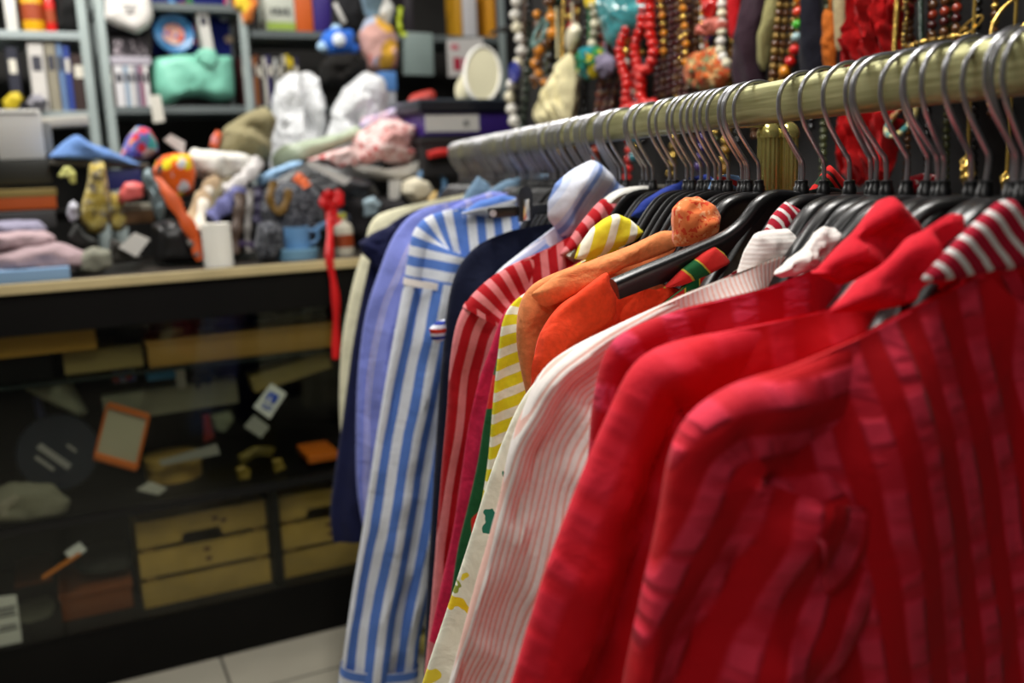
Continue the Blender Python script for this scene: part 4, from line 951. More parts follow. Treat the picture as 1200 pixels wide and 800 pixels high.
# ------------------------------------------------------------------ glass display counter
M_case = mat('case_black_laminate', (13, 12, 11), 0.5, var=0.2, spec=0.15)
M_edge = mat('counter_edge_cream', (196, 178, 132), 0.5, var=0.12)
M_ctop = mat('counter_top_dark', (52, 46, 40), 0.4, var=0.15)
def glass_mat(name, tint=(0.93, 0.96, 0.95), f=0.06):
    m = bpy.data.materials.new(name); m.use_nodes = True; nt = m.node_tree; nt.nodes.clear(); N = nt.nodes.new
    o = N('ShaderNodeOutputMaterial'); mx = N('ShaderNodeMixShader'); t = N('ShaderNodeBsdfTransparent'); g = N('ShaderNodeBsdfGlossy')
    t.inputs[0].default_value = tint + (1,); g.inputs['Roughness'].default_value = 0.06; mx.inputs[0].default_value = f
    nt.links.new(t.outputs[0], mx.inputs[1]); nt.links.new(g.outputs[0], mx.inputs[2]); nt.links.new(mx.outputs[0], o.inputs[0]); return m
M_glass = glass_mat('case_glass', (0.85, 0.87, 0.84), 0.02)
M_sglass = glass_mat('shelf_glass', (0.82, 0.86, 0.84), 0.04)
CA0, CA1, CD = -0.95, 1.02, 0.60
S1, S2, PL = 0.856, 0.488, 0.165
cw, cm = CA1 - CA0, (CA0 + CA1) / 2
case = empty('display_counter', R(cm, 0, 0), ROT, 'long dark glass fronted shop counter with cream edged top', 'counter')
def cpart(name, a0, a1, b0, b1, h0, h1, m, bev=0.003):
    return MB().box(((a0 + a1) / 2 - cm, (b0 + b1) / 2, (h0 + h1) / 2), (a1 - a0, b1 - b0, h1 - h0), bev=bev).build(name, m, case, smooth=False)
cpart('counter_top', CA0, CA1, 0.0, CD, 1.090, HT, M_ctop)
cpart('edge_trim', CA0, CA1, -0.014, 0.0, 1.092, HT, M_edge)
cpart('header', CA0, CA1, 0.0, 0.03, 0.985, 1.090, M_case)
cpart('plinth', CA0, CA1, 0.0, 0.05, 0.0, PL - 0.012, M_case)
cpart('bottom_board', CA0, CA1, 0.0, CD, PL - 0.012, PL, M_case)
cpart('back_panel', CA0, CA1, CD - 0.012, CD, PL, 1.09, M_case)
for a in (CA0, CA1 - 0.03): cpart('side_panel', a, a + 0.03, 0.0, CD - 0.012, PL, 1.09, M_case)
cpart('divider', 0.200, 0.228, 0.03, CD - 0.012, PL, S2 - 0.012, M_case)
cpart('divider', 0.52, 0.548, 0.03, CD - 0.012, PL, S2 - 0.012, M_case)
cpart('upper_shelf', CA0 + .03, CA1 - .03, 0.03, CD - 0.012, S1 - 0.008, S1, M_sglass, 0)
cpart('shelf_edge', CA0 + .03, CA1 - .03, 0.027, 0.031, S1 - 0.009, S1, mat('shelf_edge_green', (26, 34, 32), 0.2), 0)
cpart('lower_shelf', CA0 + .03, CA1 - .03, 0.015, CD - 0.012, S2 - 0.018, S2, M_case)
cpart('glass_front', CA0 + .03, CA1 - .03, 0.004, 0.009, S2, 0.985, M_glass, 0)
cpart('glass_front', CA0 + .03, CA1 - .03, 0.004, 0.009, PL + 0.001, S2 - 0.021, M_glass, 0)
cpart('track', CA0 + .03, CA1 - .03, 0.0, 0.016, S2 - 0.02, S2 + 0.004, mat('track_dark', (34, 34, 34), 0.3, 0.6))

# contents: wooden crates on the bottom board
M_pine = mat('pine_plank', (180, 146, 70), 0.6, var=0.25, vs=9); M_knot = mat('pine_knot', (92, 52, 20), 0.6)
def crate(a0, a1, label, b=0.06, d=0.36):
    w = a1 - a0; e = empty('wooden_crate', R((a0 + a1) / 2, b, PL), ROT, label, 'crate', 'pine crates in the counter')
    hs = [(0.004, 0.077), (0.093, 0.166), (0.182, 0.258)]
    for i, (z0, z1) in enumerate(hs):
        if i < 2: pts = [(-w / 2, z0), (w / 2, z0), (w / 2, z1), (-w / 2, z1)]
        else: pts = [(-w / 2, z0), (-0.062, z0), (-0.055, z0 + 0.024), (0.045, z0 + 0.024), (0.052, z0), (w / 2, z0), (w / 2, z1), (-w / 2, z1)]
        mb = MB().prism(pts, 0, 0.012); mb.build('front_slat', M_pine, e, smooth=False)
    for i, (z0, z1) in enumerate(hs):
        MB().box((0, d, (z0 + z1) / 2), (w, 0.012, z1 - z0)).build('back_slat', M_pine, e, smooth=False)
        for s in (-1, 1): MB().box((s * (w / 2 - 0.006), d / 2, (z0 + z1) / 2), (0.012, d - 0.014, z1 - z0)).build('side_slat', M_pine, e, smooth=False)
    for s in (-1, 1):
        for yy in (0.022, d - 0.022): MB().box((s * (w / 2 - 0.026), yy, 0.131), (0.028, 0.02, 0.25)).build('corner_post', M_pine, e, smooth=False)
    MB().box((0, d / 2, 0.008), (w - 0.03, d - 0.03, 0.008)).build('base', M_pine, e, smooth=False)
    for (x, z) in ((0.035, 0.232), (0.058, 0.222), (0.005, 0.145), (0.008, 0.116)):
        mb = MB(); mb.lathe([(0, -0.0015), (0.010, -0.0012), (0.0, 0.0004)][:2] + [(0.0, 0.001)], (x, 0.0, z), 12, rot=Matrix.Rotation(PI / 2, 3, 'X'), sx=2.2, sy=1.6)
        mb.build('wood_knot', M_knot, e)
    return e
crate(-0.163, 0.193, 'pine crate with hand hole, left of the dark divider in the counter')
crate(0.234, 0.512, 'pine crate partly behind the navy dress, right of the dark divider')
M_kraft = mat('kraft_board', (150, 112, 44), 0.7, var=0.12); M_tan = mat('tan_board', (150, 130, 74), 0.7, var=0.12); M_rust = mat('rust_brown_board', (130, 66, 18), 0.7)
pbox('storage_box', 'rust brown box on the bottom board beside the left crate', 'box', (72, 688, 157, 735), 0.10, 0.25, M_rust, base=PL, lid=(0.02, M_rust))
pbox('storage_box', 'smaller rust brown box above the pale bundle at lower left', 'box', (18, 680, 64, 712), 0.20, 0.2, M_rust, base=PL + 0.085)
soft('folded_cloth', 'pale grey bundle under the small rust box', 'cloth', [(22, 716), (60, 712), (68, 728), (66, 742), (24, 748), (18, 732)], 0.22, 0.08, fabric('grey_bundle', (110, 108, 90)), base=PL)
soft('folded_cloth', 'dark grey crumpled cloth on the rust brown box', 'cloth', [(88, 680), (100, 658), (130, 640), (156, 638), (160, 660), (156, 684), (120, 690)], 0.20, 0.09, fabric('charcoal_cloth', (62, 62, 58)), ridges=(0.8, 70, 1.2), base=PL + 0.098)
e, L = card('paper_sheet', 'white printed paper leaning inside the lower left of the counter', 'paper', [(-6, 700), (19, 697), (26, 752), (-4, 758)], 0.02, mat('paper_white', (224, 222, 212), 0.7))
M_ink = mat('print_grey', (90, 90, 92), 0.7); mb = MB()
for k, t in enumerate((0.25, 0.33, 0.41, 0.62, 0.70)):
    x0 = L[3][0] + (L[0][0] - L[3][0]) * (1 - t); x1 = L[2][0] + (L[1][0] - L[2][0]) * (1 - t); z = L[3][1] + (L[0][1] - L[3][1]) * (1 - t)
    mb.box(((x0 + x1) / 2, -0.0008, z), ((x1 - x0) * (0.7 if k % 2 else 0.82), 0.001, 0.006))
mb.build('print_lines', M_ink, e, smooth=False)
pencil = empty('orange_pencil', R(*[Q(72, 664, 0.03)[0], 0.03, Q(72, 680, 0.03)[1]]), ROT, 'orange pencil with a white tag, slanted above the rust box', 'pencil')
o_ = Vector((Q(72, 664, 0.03)[0], 0.03, Q(72, 680, 0.03)[1]))
p0 = Vector((*[Q(50, 677, .03)[0], .03], Q(50, 677, .03)[1])) - o_; p1 = Vector((Q(94, 648, .03)[0], .03, Q(94, 648, .03)[1])) - o_
MB().tube([p0, p1], 0.006, 6).build('shaft', mat('pencil_orange', (214, 120, 20), 0.4), pencil)
MB().box(p1 + Vector((-0.01, 0, 0.008)), (0.045, 0.004, 0.03), Matrix.Rotation(-0.5, 3, 'Y')).build('tag', mat('paper_white2', (226, 226, 220), 0.6), pencil)

# lower shelf of the case (on S2)
e, L = card('picture_frame', 'tilted pale picture frame with orange borders inside the counter', 'frame', [(126, 474), (174, 488), (160, 548), (111, 534)], 0.12, mat('frame_pale', (178, 170, 142), 0.5), 0.012)
def edge_bar(i, j, w, m, nm):
    p, q = Vector((L[i][0], 0, L[i][1])), Vector((L[j][0], 0, L[j][1]))
    MB().tube([p + Vector((0, -0.001, 0)), q + Vector((0, -0.001, 0))], w, 6).build(nm, m, e)
M_or = mat('frame_orange', (206, 104, 30), 0.5)
for (i, j, w) in ((0, 1, 0.009), (2, 3, 0.012), (1, 2, 0.005), (3, 0, 0.004)): edge_bar(i, j, w, M_or, 'border')
a, h = Q(68, 530, 0.14); r_ = 0.105
disc = empty('round_paddle', R(a, 0.14, h - r_), ROT, 'round dark navy disc with pale faded lettering leaning in the counter', 'disc')
MB().lathe([(0, -0.012), (r_ * 0.96, -0.012), (r_, -0.006), (r_, 0.006), (r_ * 0.96, 0.012), (0, 0.012)], (0, 0, r_), 40, rot=Matrix.Rotation(PI / 2 - 0.12, 3, 'X')).build('disc', mat('disc_navy', (24, 30, 42), 0.4), disc)
MB().tube([(-0.03, 0.02, 2 * r_ - 0.01), (-0.035, 0.03, 2 * r_ + 0.05)], 0.012, 8).build('handle', mat('disc_handle', (26, 30, 62), 0.4), disc)
mb = MB()
for k, (x, z, w, hgt) in enumerate(((-0.01, 0.10, 0.10, 0.018), (-0.035, 0.085, 0.06, 0.010), (0.035, 0.115, 0.03, 0.008))):
    mb.box((x, -0.0165 + (z - r_) * 0.12, z), (w, 0.002, hgt), Matrix.Rotation(0.82, 3, 'Y'))
mb.build('lettering', mat('faded_ink', (150, 146, 140), 0.6), disc)
pbox('cardboard_strip', 'long grey board lying across the counter behind the orange framed picture', 'board', (120, 454, 280, 484), 0.16, 0.05, mat('grey_board', (140, 136, 112), 0.7), tilt=-0.02)
pts = [(24, 452), (36, 447), (102, 484), (100, 490), (60, 486), (28, 470)]
soft('folded_cloth', 'wedge of grey folded card behind the navy disc', 'card', [(22, 450), (80, 440), (104, 482), (98, 490), (40, 462)], 0.20, 0.05, mat('wedge_grey', (134, 132, 110), 0.7), amp=0.004)
a0, a1, h0, h1 = rect((172, 541, 241, 569), 0.16); rr = (a1 - a0) / 2
tin = empty('round_tin', R((a0 + a1) / 2, 0.16 + rr, S2), ROT, 'round pale wooden box on the lower counter shelf above the left crate', 'box')
hh2 = h1 - S2
MB().lathe([(0, 0), (rr, 0), (rr, hh2 * 0.62), (0, hh2 * 0.62)], (0, 0, 0), 36).build('body', mat('tin_wood', (176, 140, 66), 0.5, var=0.2), tin)
MB().lathe([(rr + 0.003, hh2 * 0.60), (rr + 0.003, hh2), (0, hh2 * 1.0)], (0, 0, 0), 36).build('lid', mat('tin_wood_lid', (186, 150, 74), 0.5, var=0.2), tin)
card('silver_plate', 'silvery knife shaped sheet resting above the round wooden box', 'sheet', [(186, 540), (254, 520), (258, 532), (190, 546)], 0.13, mat('silver_sheet', (170, 168, 156), 0.35, 0.4), 0.006)
pbox('cardboard_strip', 'tilted tan board strip above the white badge card', 'board', (294, 426, 389, 446), 0.10, 0.08, M_tan, tilt=-0.20)
e, L = card('badge_card', 'white card with a blue badge stuck inside the counter glass', 'card', [(318, 449), (336, 461), (316, 491), (297, 477)], 0.0105, mat('badge_white', (226, 226, 220), 0.5), 0.003)
cx = sum(p[0] for p in L) / 4; cz = sum(p[1] for p in L) / 4; rot = Matrix.Rotation(-0.62 + 0.0, 3, 'Y'); rot = Matrix.Rotation(0.60, 3, 'Y')
def onc(u, v): return Vector((cx, -0.001, cz)) + rot @ Vector((u, 0, v))
M_bl = mat('badge_blue', (22, 66, 160), 0.5)
MB().box(onc(0, 0.010), (0.032, 0.0015, 0.028), rot, 0.0007).build('badge', M_bl, e)
mb = MB(); mb.lathe([(0, -0.0012), (0.007, -0.0012), (0, 0.0)], onc(0.002, 0.013), 14, rot=Matrix.Rotation(PI / 2, 3, 'X')); mb.box(onc(-0.004, 0.004), (0.005, 0.0024, 0.016), rot); mb.build('emblem', mat('badge_white_mark', (230, 230, 226), 0.5), e)
mb = MB()
for k in range(2): mb.box(onc(0, -0.016 - 0.009 * k), (0.034 - 0.006 * k, 0.0015, 0.004), rot)
mb.build('lettering', M_bl, e)
card('price_card', 'grey blank card below the white badge card', 'card', [(298, 486), (316, 500), (306, 513), (286, 500)], 0.0105, mat('card_grey', (150, 150, 140), 0.6), 0.003)
soft('cloth_bag', 'pale green little pouch beside a red one on the counter shelf', 'pouch', [(246, 484), (270, 478), (274, 486), (262, 496), (250, 494)], 0.2, 0.03, fabric('pouch_green', (128, 132, 106)), base=S2 + 0.12)
soft('cloth_bag', 'small dark red pouch left of the pale green one', 'pouch', [(236, 486), (246, 484), (250, 500), (238, 504)], 0.19, 0.02, fabric('pouch_red', (130, 40, 34)), base=S2 + 0.10)
soft('hair_band', 'dark hair band with a yellow rim in the middle of the shelf', 'headband', [(278, 532), (300, 522), (324, 522), (320, 530), (300, 530), (282, 540)], 0.14, 0.02, mat('band_yellow', (120, 104, 40), 0.6), base=S2 + 0.03)
soft('brooch', 'mustard flower brooch on the lower counter shelf', 'brooch', [(276, 548), (286, 544), (294, 550), (292, 560), (280, 560)], 0.08, 0.015, mat('brooch_mustard', (140, 116, 44), 0.5), base=S2)
soft('brooch', 'second mustard brooch nearer the cream jacket', 'brooch', [(318, 538), (330, 536), (334, 544), (322, 548)], 0.10, 0.015, mat('brooch_mustard', (140, 116, 44), 0.5), base=S2 + 0.0)
pbox('flat_box', 'thin bright orange box at the right end of the lower shelf', 'box', (361, 532, 398, 541), 0.05, 0.15, mat('box_orange', (206, 104, 20), 0.5))
soft('folded_cloth', 'pale flat cloth on the lower shelf under the navy disc', 'cloth', [(-20, 578), (10, 565), (60, 564), (84, 576), (78, 588), (30, 596), (-20, 600)], 0.06, 0.05, fabric('cloth_pale', (128, 124, 104)), base=S2)
card('price_card', 'white card flat by the round wooden box', 'card', [(160, 574), (176, 564), (196, 572), (186, 580)], 0.05, mat('card_white', (196, 192, 176), 0.6), 0.003)
# upper shelf of the case (on S1)
pbox('cardboard_box', 'long kraft board box on the upper shelf, widest in the counter', 'box', (172, 389, 394, 416), 0.05, 0.16, M_kraft, base=S1 + 0.001, lid=(0.012, M_kraft))
pbox('cardboard_box', 'yellow brown flat box at the upper left of the counter', 'box', (-20, 380, 112, 398), 0.05, 0.2, mat('box_mustard', (176, 130, 40), 0.7), base=0.925)
pbox('storage_box', 'dark box carrying the yellow brown flat box', 'box', (-16, 400, 60, 430), 0.07, 0.18, M_case, base=S1 + 0.001)
pbox('cardboard_box', 'tan box between the mustard box and the long kraft box', 'box', (74, 408, 168, 434), 0.09, 0.18, M_tan, base=S1 + 0.001)
soft('cap', 'black rounded cap standing behind the tan box', 'cap', [(130, 400), (134, 378), (150, 368), (172, 372), (178, 390), (174, 404)], 0.18, 0.06, fabric('black_felt', (12, 12, 13)), base=S1)
soft('banana_case', 'pale yellow curved strap on the edge of the long kraft box', 'strap', [(182, 402), (186, 390), (200, 384), (216, 384), (214, 390), (200, 393), (190, 404)], 0.10, 0.012, mat('strap_yellow', (180, 168, 100), 0.5), amp=0.002)
soft('leather_purse', 'brown leather purse behind the long kraft box', 'purse', [(216, 372), (250, 364), (284, 360), (290, 376), (286, 392), (240, 396), (218, 392)], 0.24, 0.05, mat('leather_brown', (116, 70, 26), 0.5, var=0.3), base=S1)
soft('tissue_packet', 'pale blue and white packet near the top of the counter', 'packet', [(179, 368), (196, 366), (216, 366), (215, 374), (196, 376), (180, 376)], 0.20, 0.02, mat('packet_blue', (120, 158, 170), 0.4), amp=0.003)
pbox('spectacle_case', 'grey spectacle case at the right on the long kraft box', 'case', (326, 370, 366, 386), 0.12, 0.07, mat('case_grey', (126, 118, 84), 0.6), base=0.935)
soft('scissors_case', 'slanted silver blade at the upper right of the counter', 'blade', [(338, 372), (366, 352), (390, 352), (388, 358), (366, 362), (344, 376)], 0.14, 0.008, mat('blade_silver', (110, 116, 116), 0.35, 0.5), amp=0.001)
pbox('tissue_packet', 'bright blue packet under the upper shelf of the counter', 'packet', (172, 432, 206, 445), 0.16, 0.08, mat('packet_bright', (30, 120, 170), 0.4))
pbox('narrow_box', 'white narrow box beside the bright blue packet', 'box', (207, 430, 218, 458), 0.16, 0.03, mat('box_white_dim', (190, 186, 176), 0.6))
soft('cap', 'black cap hanging right of the white narrow box', 'cap', [(218, 440), (226, 432), (248, 430), (252, 444), (244, 458), (226, 458)], 0.20, 0.05, fabric('black_felt', (12, 12, 13)))
pbox('photo_card', 'small blue and red printed card left of the bright blue packet', 'card', (132, 434, 160, 448), 0.18, 0.02, printed('card_print', (110, 120, 150), [(40, 70, 150), (150, 60, 50), (170, 170, 180)], 60, 0.6, uvc='Object'))
# ------------------------------------------------------------------ steel shelving behind the counter
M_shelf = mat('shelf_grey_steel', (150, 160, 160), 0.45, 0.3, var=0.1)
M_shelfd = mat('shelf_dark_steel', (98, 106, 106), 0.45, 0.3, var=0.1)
M_post = mat('post_pale_steel', (158, 170, 168), 0.45, 0.3, var=0.1)
def shelving(label, a0, a1, boards, h1, b0=1.25, d=0.36, left=True, m=None):
    e = empty('steel_shelving', R((a0 + a1) / 2, b0, 0), ROT, label, 'shelving'); w = a1 - a0
    for a in ((-w / 2 + 0.02, w / 2 - 0.02) if left else (w / 2 - 0.02,)):
        for b in (0.02, d - 0.02):
            mb = MB(); mb.box((a, b - 0.016, h1 / 2), (0.032, 0.004, h1)); s = 1 if a < 0 else -1; mb.box((a - s * 0.0145, b, h1 / 2), (0.004, 0.036, h1)); mb.build('post', M_post, e, smooth=False)
    for h in boards:
        mb = MB(); mb.box((0, d / 2, h - 0.014), (w - 0.01, d - 0.01, 0.028), bev=0.002); mb.build('shelf_board', m or M_shelf, e, smooth=False)
    return e
shelving('grey steel shelving at the far left behind the counter', -1.25, -0.075, (0.35, 0.8, 1.625, 1.905, 2.3), 2.35)
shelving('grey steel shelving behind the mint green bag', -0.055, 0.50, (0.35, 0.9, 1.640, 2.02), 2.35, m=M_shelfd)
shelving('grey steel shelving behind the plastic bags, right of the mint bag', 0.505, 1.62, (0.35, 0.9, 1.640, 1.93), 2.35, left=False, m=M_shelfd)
SB = 1.27
_pages = mat('book_pages', (206, 200, 184), 0.8)
def book(px, b, rgb, label, base, group, d=0.16, tilt=0.0):
    a0, a1, h0, h1 = rect(px, b); w = a1 - a0; h = h1 - base
    e = empty('book', R((a0 + a1) / 2, b, base), ROT, label, 'book', group)
    m = mat('book_%d_%d_%d' % rgb, rgb, 0.5, var=0.15)
    t = min(0.003, w * 0.15); rot = Matrix.Rotation(tilt, 3, 'Y'); mb = MB()
    for s in (-1, 1): mb.box(rot @ Vector((s * (w / 2 - t / 2), d / 2, h / 2)), (t, d, h), rot)
    mb.box(rot @ Vector((0, t / 2, h / 2)), (w, t, h), rot); mb.build('cover', m, e, smooth=False)
    MB().box(rot @ Vector((0, d / 2, h / 2)), (w - 2 * t - 0.0004, d - 0.012, h - 0.008), rot).build('pages', _pages, e, smooth=False)
    MB().box(rot @ Vector((0, -0.0006, h * 0.7)), (w * 0.6, 0.0012, h * 0.22), rot).build('spine_label', mat('spine_label', (210, 205, 190), 0.6) if sum(rgb) < 330 else mat('spine_label_dark', (50, 50, 60), 0.6), e, smooth=False)
# left unit, lower board: files and books
for px, rgb, lab in (((10, 55, 24, 130), (26, 28, 44), 'dark navy book at the left of the lower left shelf'), ((35, 50, 54, 122), (196, 192, 186), 'wide pale grey file on the left shelf'), ((55, 49, 68, 122), (136, 130, 112), 'beige file right of the pale grey one'),
                    ((69, 50, 76, 124), (96, 124, 164), 'thin light blue folder on the left shelf'), ((77, 54, 84, 124), (34, 60, 140), 'thin royal blue folder by the light blue one'), ((85, 64, 104, 128), (44, 22, 18), 'dark maroon book against the shelf post')):
    book(px, SB, rgb, lab, 1.626, 'files on the left shelf')
soft('plush_toy', 'yellow soft toy lying at the left end of the shelf', 'toy', [(2, 116), (12, 108), (24, 106), (28, 114), (22, 124), (6, 126)], SB + 0.02, 0.04, mat('toy_yellow', (196, 172, 24), 0.6), base=1.626)
soft('tinsel_bundle', 'grey tangled bundle in front of the pale grey file', 'bundle', [(30, 122), (36, 112), (48, 110), (56, 118), (54, 128), (36, 130)], SB - 0.012, 0.03, mat('tinsel_grey', (134, 132, 140), 0.5), amp=0.02, fr=40, base=1.626)
# left unit, top board
pbox('white_box', 'tall white box at the top left corner of the shelving', 'box', (4, -20, 18, 28), SB, 0.2, mat('box_white', (206, 204, 198), 0.6), base=1.906)
def bottle(px, b, base, m, mcap, label, name='bottle', cat='bottle'):
    a0, a1, h0, h1 = rect(px, b); r = (a1 - a0) / 2; h = h1 - base
    e = empty(name, R((a0 + a1) / 2, b + r, base), ROT, label, cat)
    MB().lathe([(0, 0), (r * .92, 0), (r, h * .05), (r, h * .62), (r * .8, h * .74), (r * .38, h * .82), (r * .36, h * .9), (0, h * .9)], seg=22).build('body', m, e)
    MB().lathe([(r * .42, h * .88), (r * .42, h), (0, h)], seg=18).build('cap', mcap, e)
    MB().lathe([(r * 1.01, h * .2), (r * 1.01, h * .5)], seg=22).build('label', mat('bottle_label', (150, 60, 20), 0.5), e)
    return e
bottle((22, -30, 50, 28), SB, 1.906, mat('jar_yellow', (212, 158, 14), 0.35), mat('cap_red', (190, 24, 20), 0.4), 'fat yellow bottle on the top left shelf')
bottle((51, -16, 64, 26), SB, 1.906, mat('bottle_red', (196, 26, 18), 0.35), mat('cap_dark', (30, 26, 26), 0.4), 'slim red bottle beside the fat yellow one')
soft('black_bag', 'black bag at the right end of the top left shelf', 'bag', [(66, 24), (66, -10), (92, -14), (94, 20), (90, 26)], SB + 0.04, 0.05, fabric('bag_black', (24, 24, 24)), base=1.906)

# middle unit
a0, a1, h0, h1 = rect((131, 66, 177, 125), SB)
for i, (x0, x1, rgb, lab) in enumerate(((135, 146, (206, 204, 206), 'white book, first of the pale row left of the mint bag'), (146.5, 152, (160, 178, 196), 'pale blue book in the pale row left of the mint bag'), (152.5, 158, (214, 212, 210), 'white book between pale blue and grey ones'),
                                        (158.5, 164, (140, 136, 150), 'lilac grey book in the pale row'), (164.5, 169, (150, 96, 120), 'thin pink grey book in the pale row'), (169.5, 175, (220, 218, 216), 'white book at the right end of the pale row'))):
    book((x0, 77, x1, 125), SB - 0.01, rgb, lab, 1.641, 'pale row of books beside the mint bag')
book((127, 78, 134, 125), SB - 0.01, (84, 54, 34), 'brown book at the left end of the pale row', 1.641, 'pale row of books beside the mint bag')
pbox('flat_box', 'flat lilac grey box lying on top of the pale books', 'box', (129, 66, 177, 75), SB - 0.01, 0.18, mat('box_lilac', (166, 160, 170), 0.5), base=Q(150, 76.5, SB - 0.01)[1] + 0.001)
pbox('printed_box', 'black and white printed box below the white backpack', 'box', (132, 45, 176, 63), SB, 0.16, printed('print_bw', (60, 56, 60), [(170, 160, 165), (60, 56, 60), (120, 110, 116)], 50, 0.5, uvc='Object'), base=Q(150, 65.5, SB)[1] + 0.002)
# white backpack on the printed box
bp = empty('backpack', R(Q(148, 40, SB)[0], SB + 0.05, Q(148, 44, SB)[1]), ROT, 'white backpack with black sides and base on top of the shelf boxes', 'backpack')
o_ = (Q(148, 40, SB)[0], Q(148, 44, SB)[1])
soft('body', None, None, [(122, -6), (176, -6), (181, 20), (178, 36), (166, 44), (128, 40), (121, 20)], SB, 0.09, fabric('pack_black', (26, 24, 28)), amp=0.004, sharp=5, parent=bp, org=o_)
f_ = soft('front_pocket', None, None, [(123, -6), (174, -6), (179, 22), (174, 33), (160, 42), (134, 32), (122, 24)], SB, 0.04, fabric('pack_white', (222, 218, 212), 0.03), amp=0.004, sharp=5, parent=bp, org=o_); f_.location = (0, -0.085, 0)
mb = MB(); a_, h_ = Q(150, 14, SB)
for k in range(3): mb.box((a_ - o_[0], -0.126, h_ - o_[1] - 0.012 * k + 0.01), (0.05 - 0.012 * k, 0.002, 0.005))
mb.build('logo', mat('logo_grey', (90, 90, 92), 0.6), bp)
# navy patterned panel with plate and book
a0, a1, h0, h1 = rect((179, -10, 272, 62), SB + 0.03)
pan = empty('printed_poster_board', R((a0 + a1) / 2, SB + 0.10, h0), ROT, 'dark blue panel with small coloured flowers behind the mint bag', 'panel')
MB().box((0, 0, (h1 - h0) / 2), (a1 - a0, 0.012, h1 - h0), bev=0.002).build('board', printed('navy_flowers', (14, 24, 96), [(14, 24, 96), (200, 60, 90), (14, 24, 96), (90, 150, 200), (14, 24, 96), (40, 120, 60)], 22, 0.30, uvc='Object'), pan, smooth=False)
for (x, y, rgb, r) in ((216, 8, (200, 40, 40), .022), (222, 2, (60, 150, 60), .016), (190, 16, (226, 130, 150), .026), (262, 20, (190, 196, 210), .018), (268, 46, (210, 180, 150), .016)):
    a, h = Q(x, y, SB + 0.09); MB().lathe([(0, -0.002), (r, -0.002), (r, 0.0)], (a - (a0 + a1) / 2, -0.006, h - h0), 14, rot=Matrix.Rotation(PI / 2, 3, 'X')).build('flower', mat('flower_%d' % rgb[1], rgb, 0.5), pan)
a, h = Q(205, 38, SB); rr = 0.073
pl = empty('plate', R(a, SB + 0.04, h - rr), ROT, 'round blue plate with coloured centre standing above the mint bag', 'plate')
MB().lathe([(0, -0.012), (rr * .55, -0.012), (rr, 0.008), (rr, 0.012), (rr * .6, -0.004), (0, -0.004)], (0, 0, rr), 36, rot=Matrix.Rotation(PI / 2 - 0.1, 3, 'X')).build('dish', mat('plate_blue', (60, 120, 170), 0.3, var=0.3, vs=18), pl)
MB().lathe([(rr * .55, -0.004), (rr * .55, -0.001), (0, -0.001)], (0, 0, rr), 28, rot=Matrix.Rotation(PI / 2 - 0.1, 3, 'X')).build('motif', printed('plate_motif', (210, 150, 130), [(200, 70, 50), (220, 190, 180), (60, 110, 180), (210, 150, 130)], 60, 0.6, uvc='Object'), pl)
book((236, 10, 249, 58), SB + 0.0, (200, 198, 192), 'pale book leaning above the right half of the mint bag', Q(240, 58, SB)[1], None, tilt=-0.1)
# mint bag on the board
o_ = (Q(229, 100, SB - 0.02)[0], 1.641)
mint = empty('tote_bag', R(o_[0], SB - 0.02 + 0.07, o_[1]), ROT, 'mint green tote bag with knotted handle on the middle shelf', 'bag')
M_mint = mat('mint_leather', (124, 196, 172), 0.45, bump=(9, 0.5, 0.03), var=0.06)
soft('body', None, None, [(181, 66), (200, 62), (228, 61), (255, 62), (276, 63), (279, 90), (279, 114), (262, 118), (240, 112), (214, 112), (206, 121), (190, 122), (182, 108), (179, 84)], SB - 0.02, 0.085, M_mint, amp=0.007, fr=10, parent=mint, org=o_, ridges=(0.6, 60, 0.3), sharp=5)
kn = soft('handle', None, None, [(228, 62), (240, 56), (252, 60), (256, 72), (248, 82), (238, 78), (230, 70)], SB - 0.02, 0.02, M_mint, amp=0.006, fr=30, parent=mint, org=o_); kn.location = (0, -0.085, 0)
e, L = card('hang_tag', 'white hanging tag at the edge of the shelf below the pale books', 'tag', [(175, 112), (188, 111), (193, 142), (180, 144)], SB - 0.05, mat('tag_white', (206, 202, 190), 0.6), 0.002)
# right unit, lower board: book row
rows = [(284, 288, (70, 30, 30)), (288.5, 292, (30, 36, 90)), (292.5, 297, (150, 170, 190)), (297.5, 300, (180, 110, 40)), (300.5, 304, (110, 56, 24)), (304.5, 309, (22, 22, 28)), (309.5, 313, (206, 202, 190)), (313.5, 318, (40, 30, 90)), (318.5, 322, (30, 30, 32)), (322.5, 326, (198, 200, 196)), (326.5, 331, (26, 28, 26)), (331.5, 336, (180, 176, 164)), (336.5, 340, (220, 196, 30)), (340.5, 345, (216, 190, 24)), (345.5, 351, (40, 34, 60))]
cn = ['maroon', 'navy', 'pale blue', 'ochre', 'brown', 'black', 'ivory', 'violet', 'charcoal', 'white', 'blackish green', 'cream', 'lemon yellow', 'deep yellow', 'dark purple']
for (x0, x1, rgb), c in zip(rows, cn):
    book((x0, 64 + (hash(c) % 3 if False else (int(x0) * 7) % 6), x1, 121), SB, rgb, '%s paperback in the book row right of the mint bag' % c, 1.641, 'books in the row right of the mint bag')
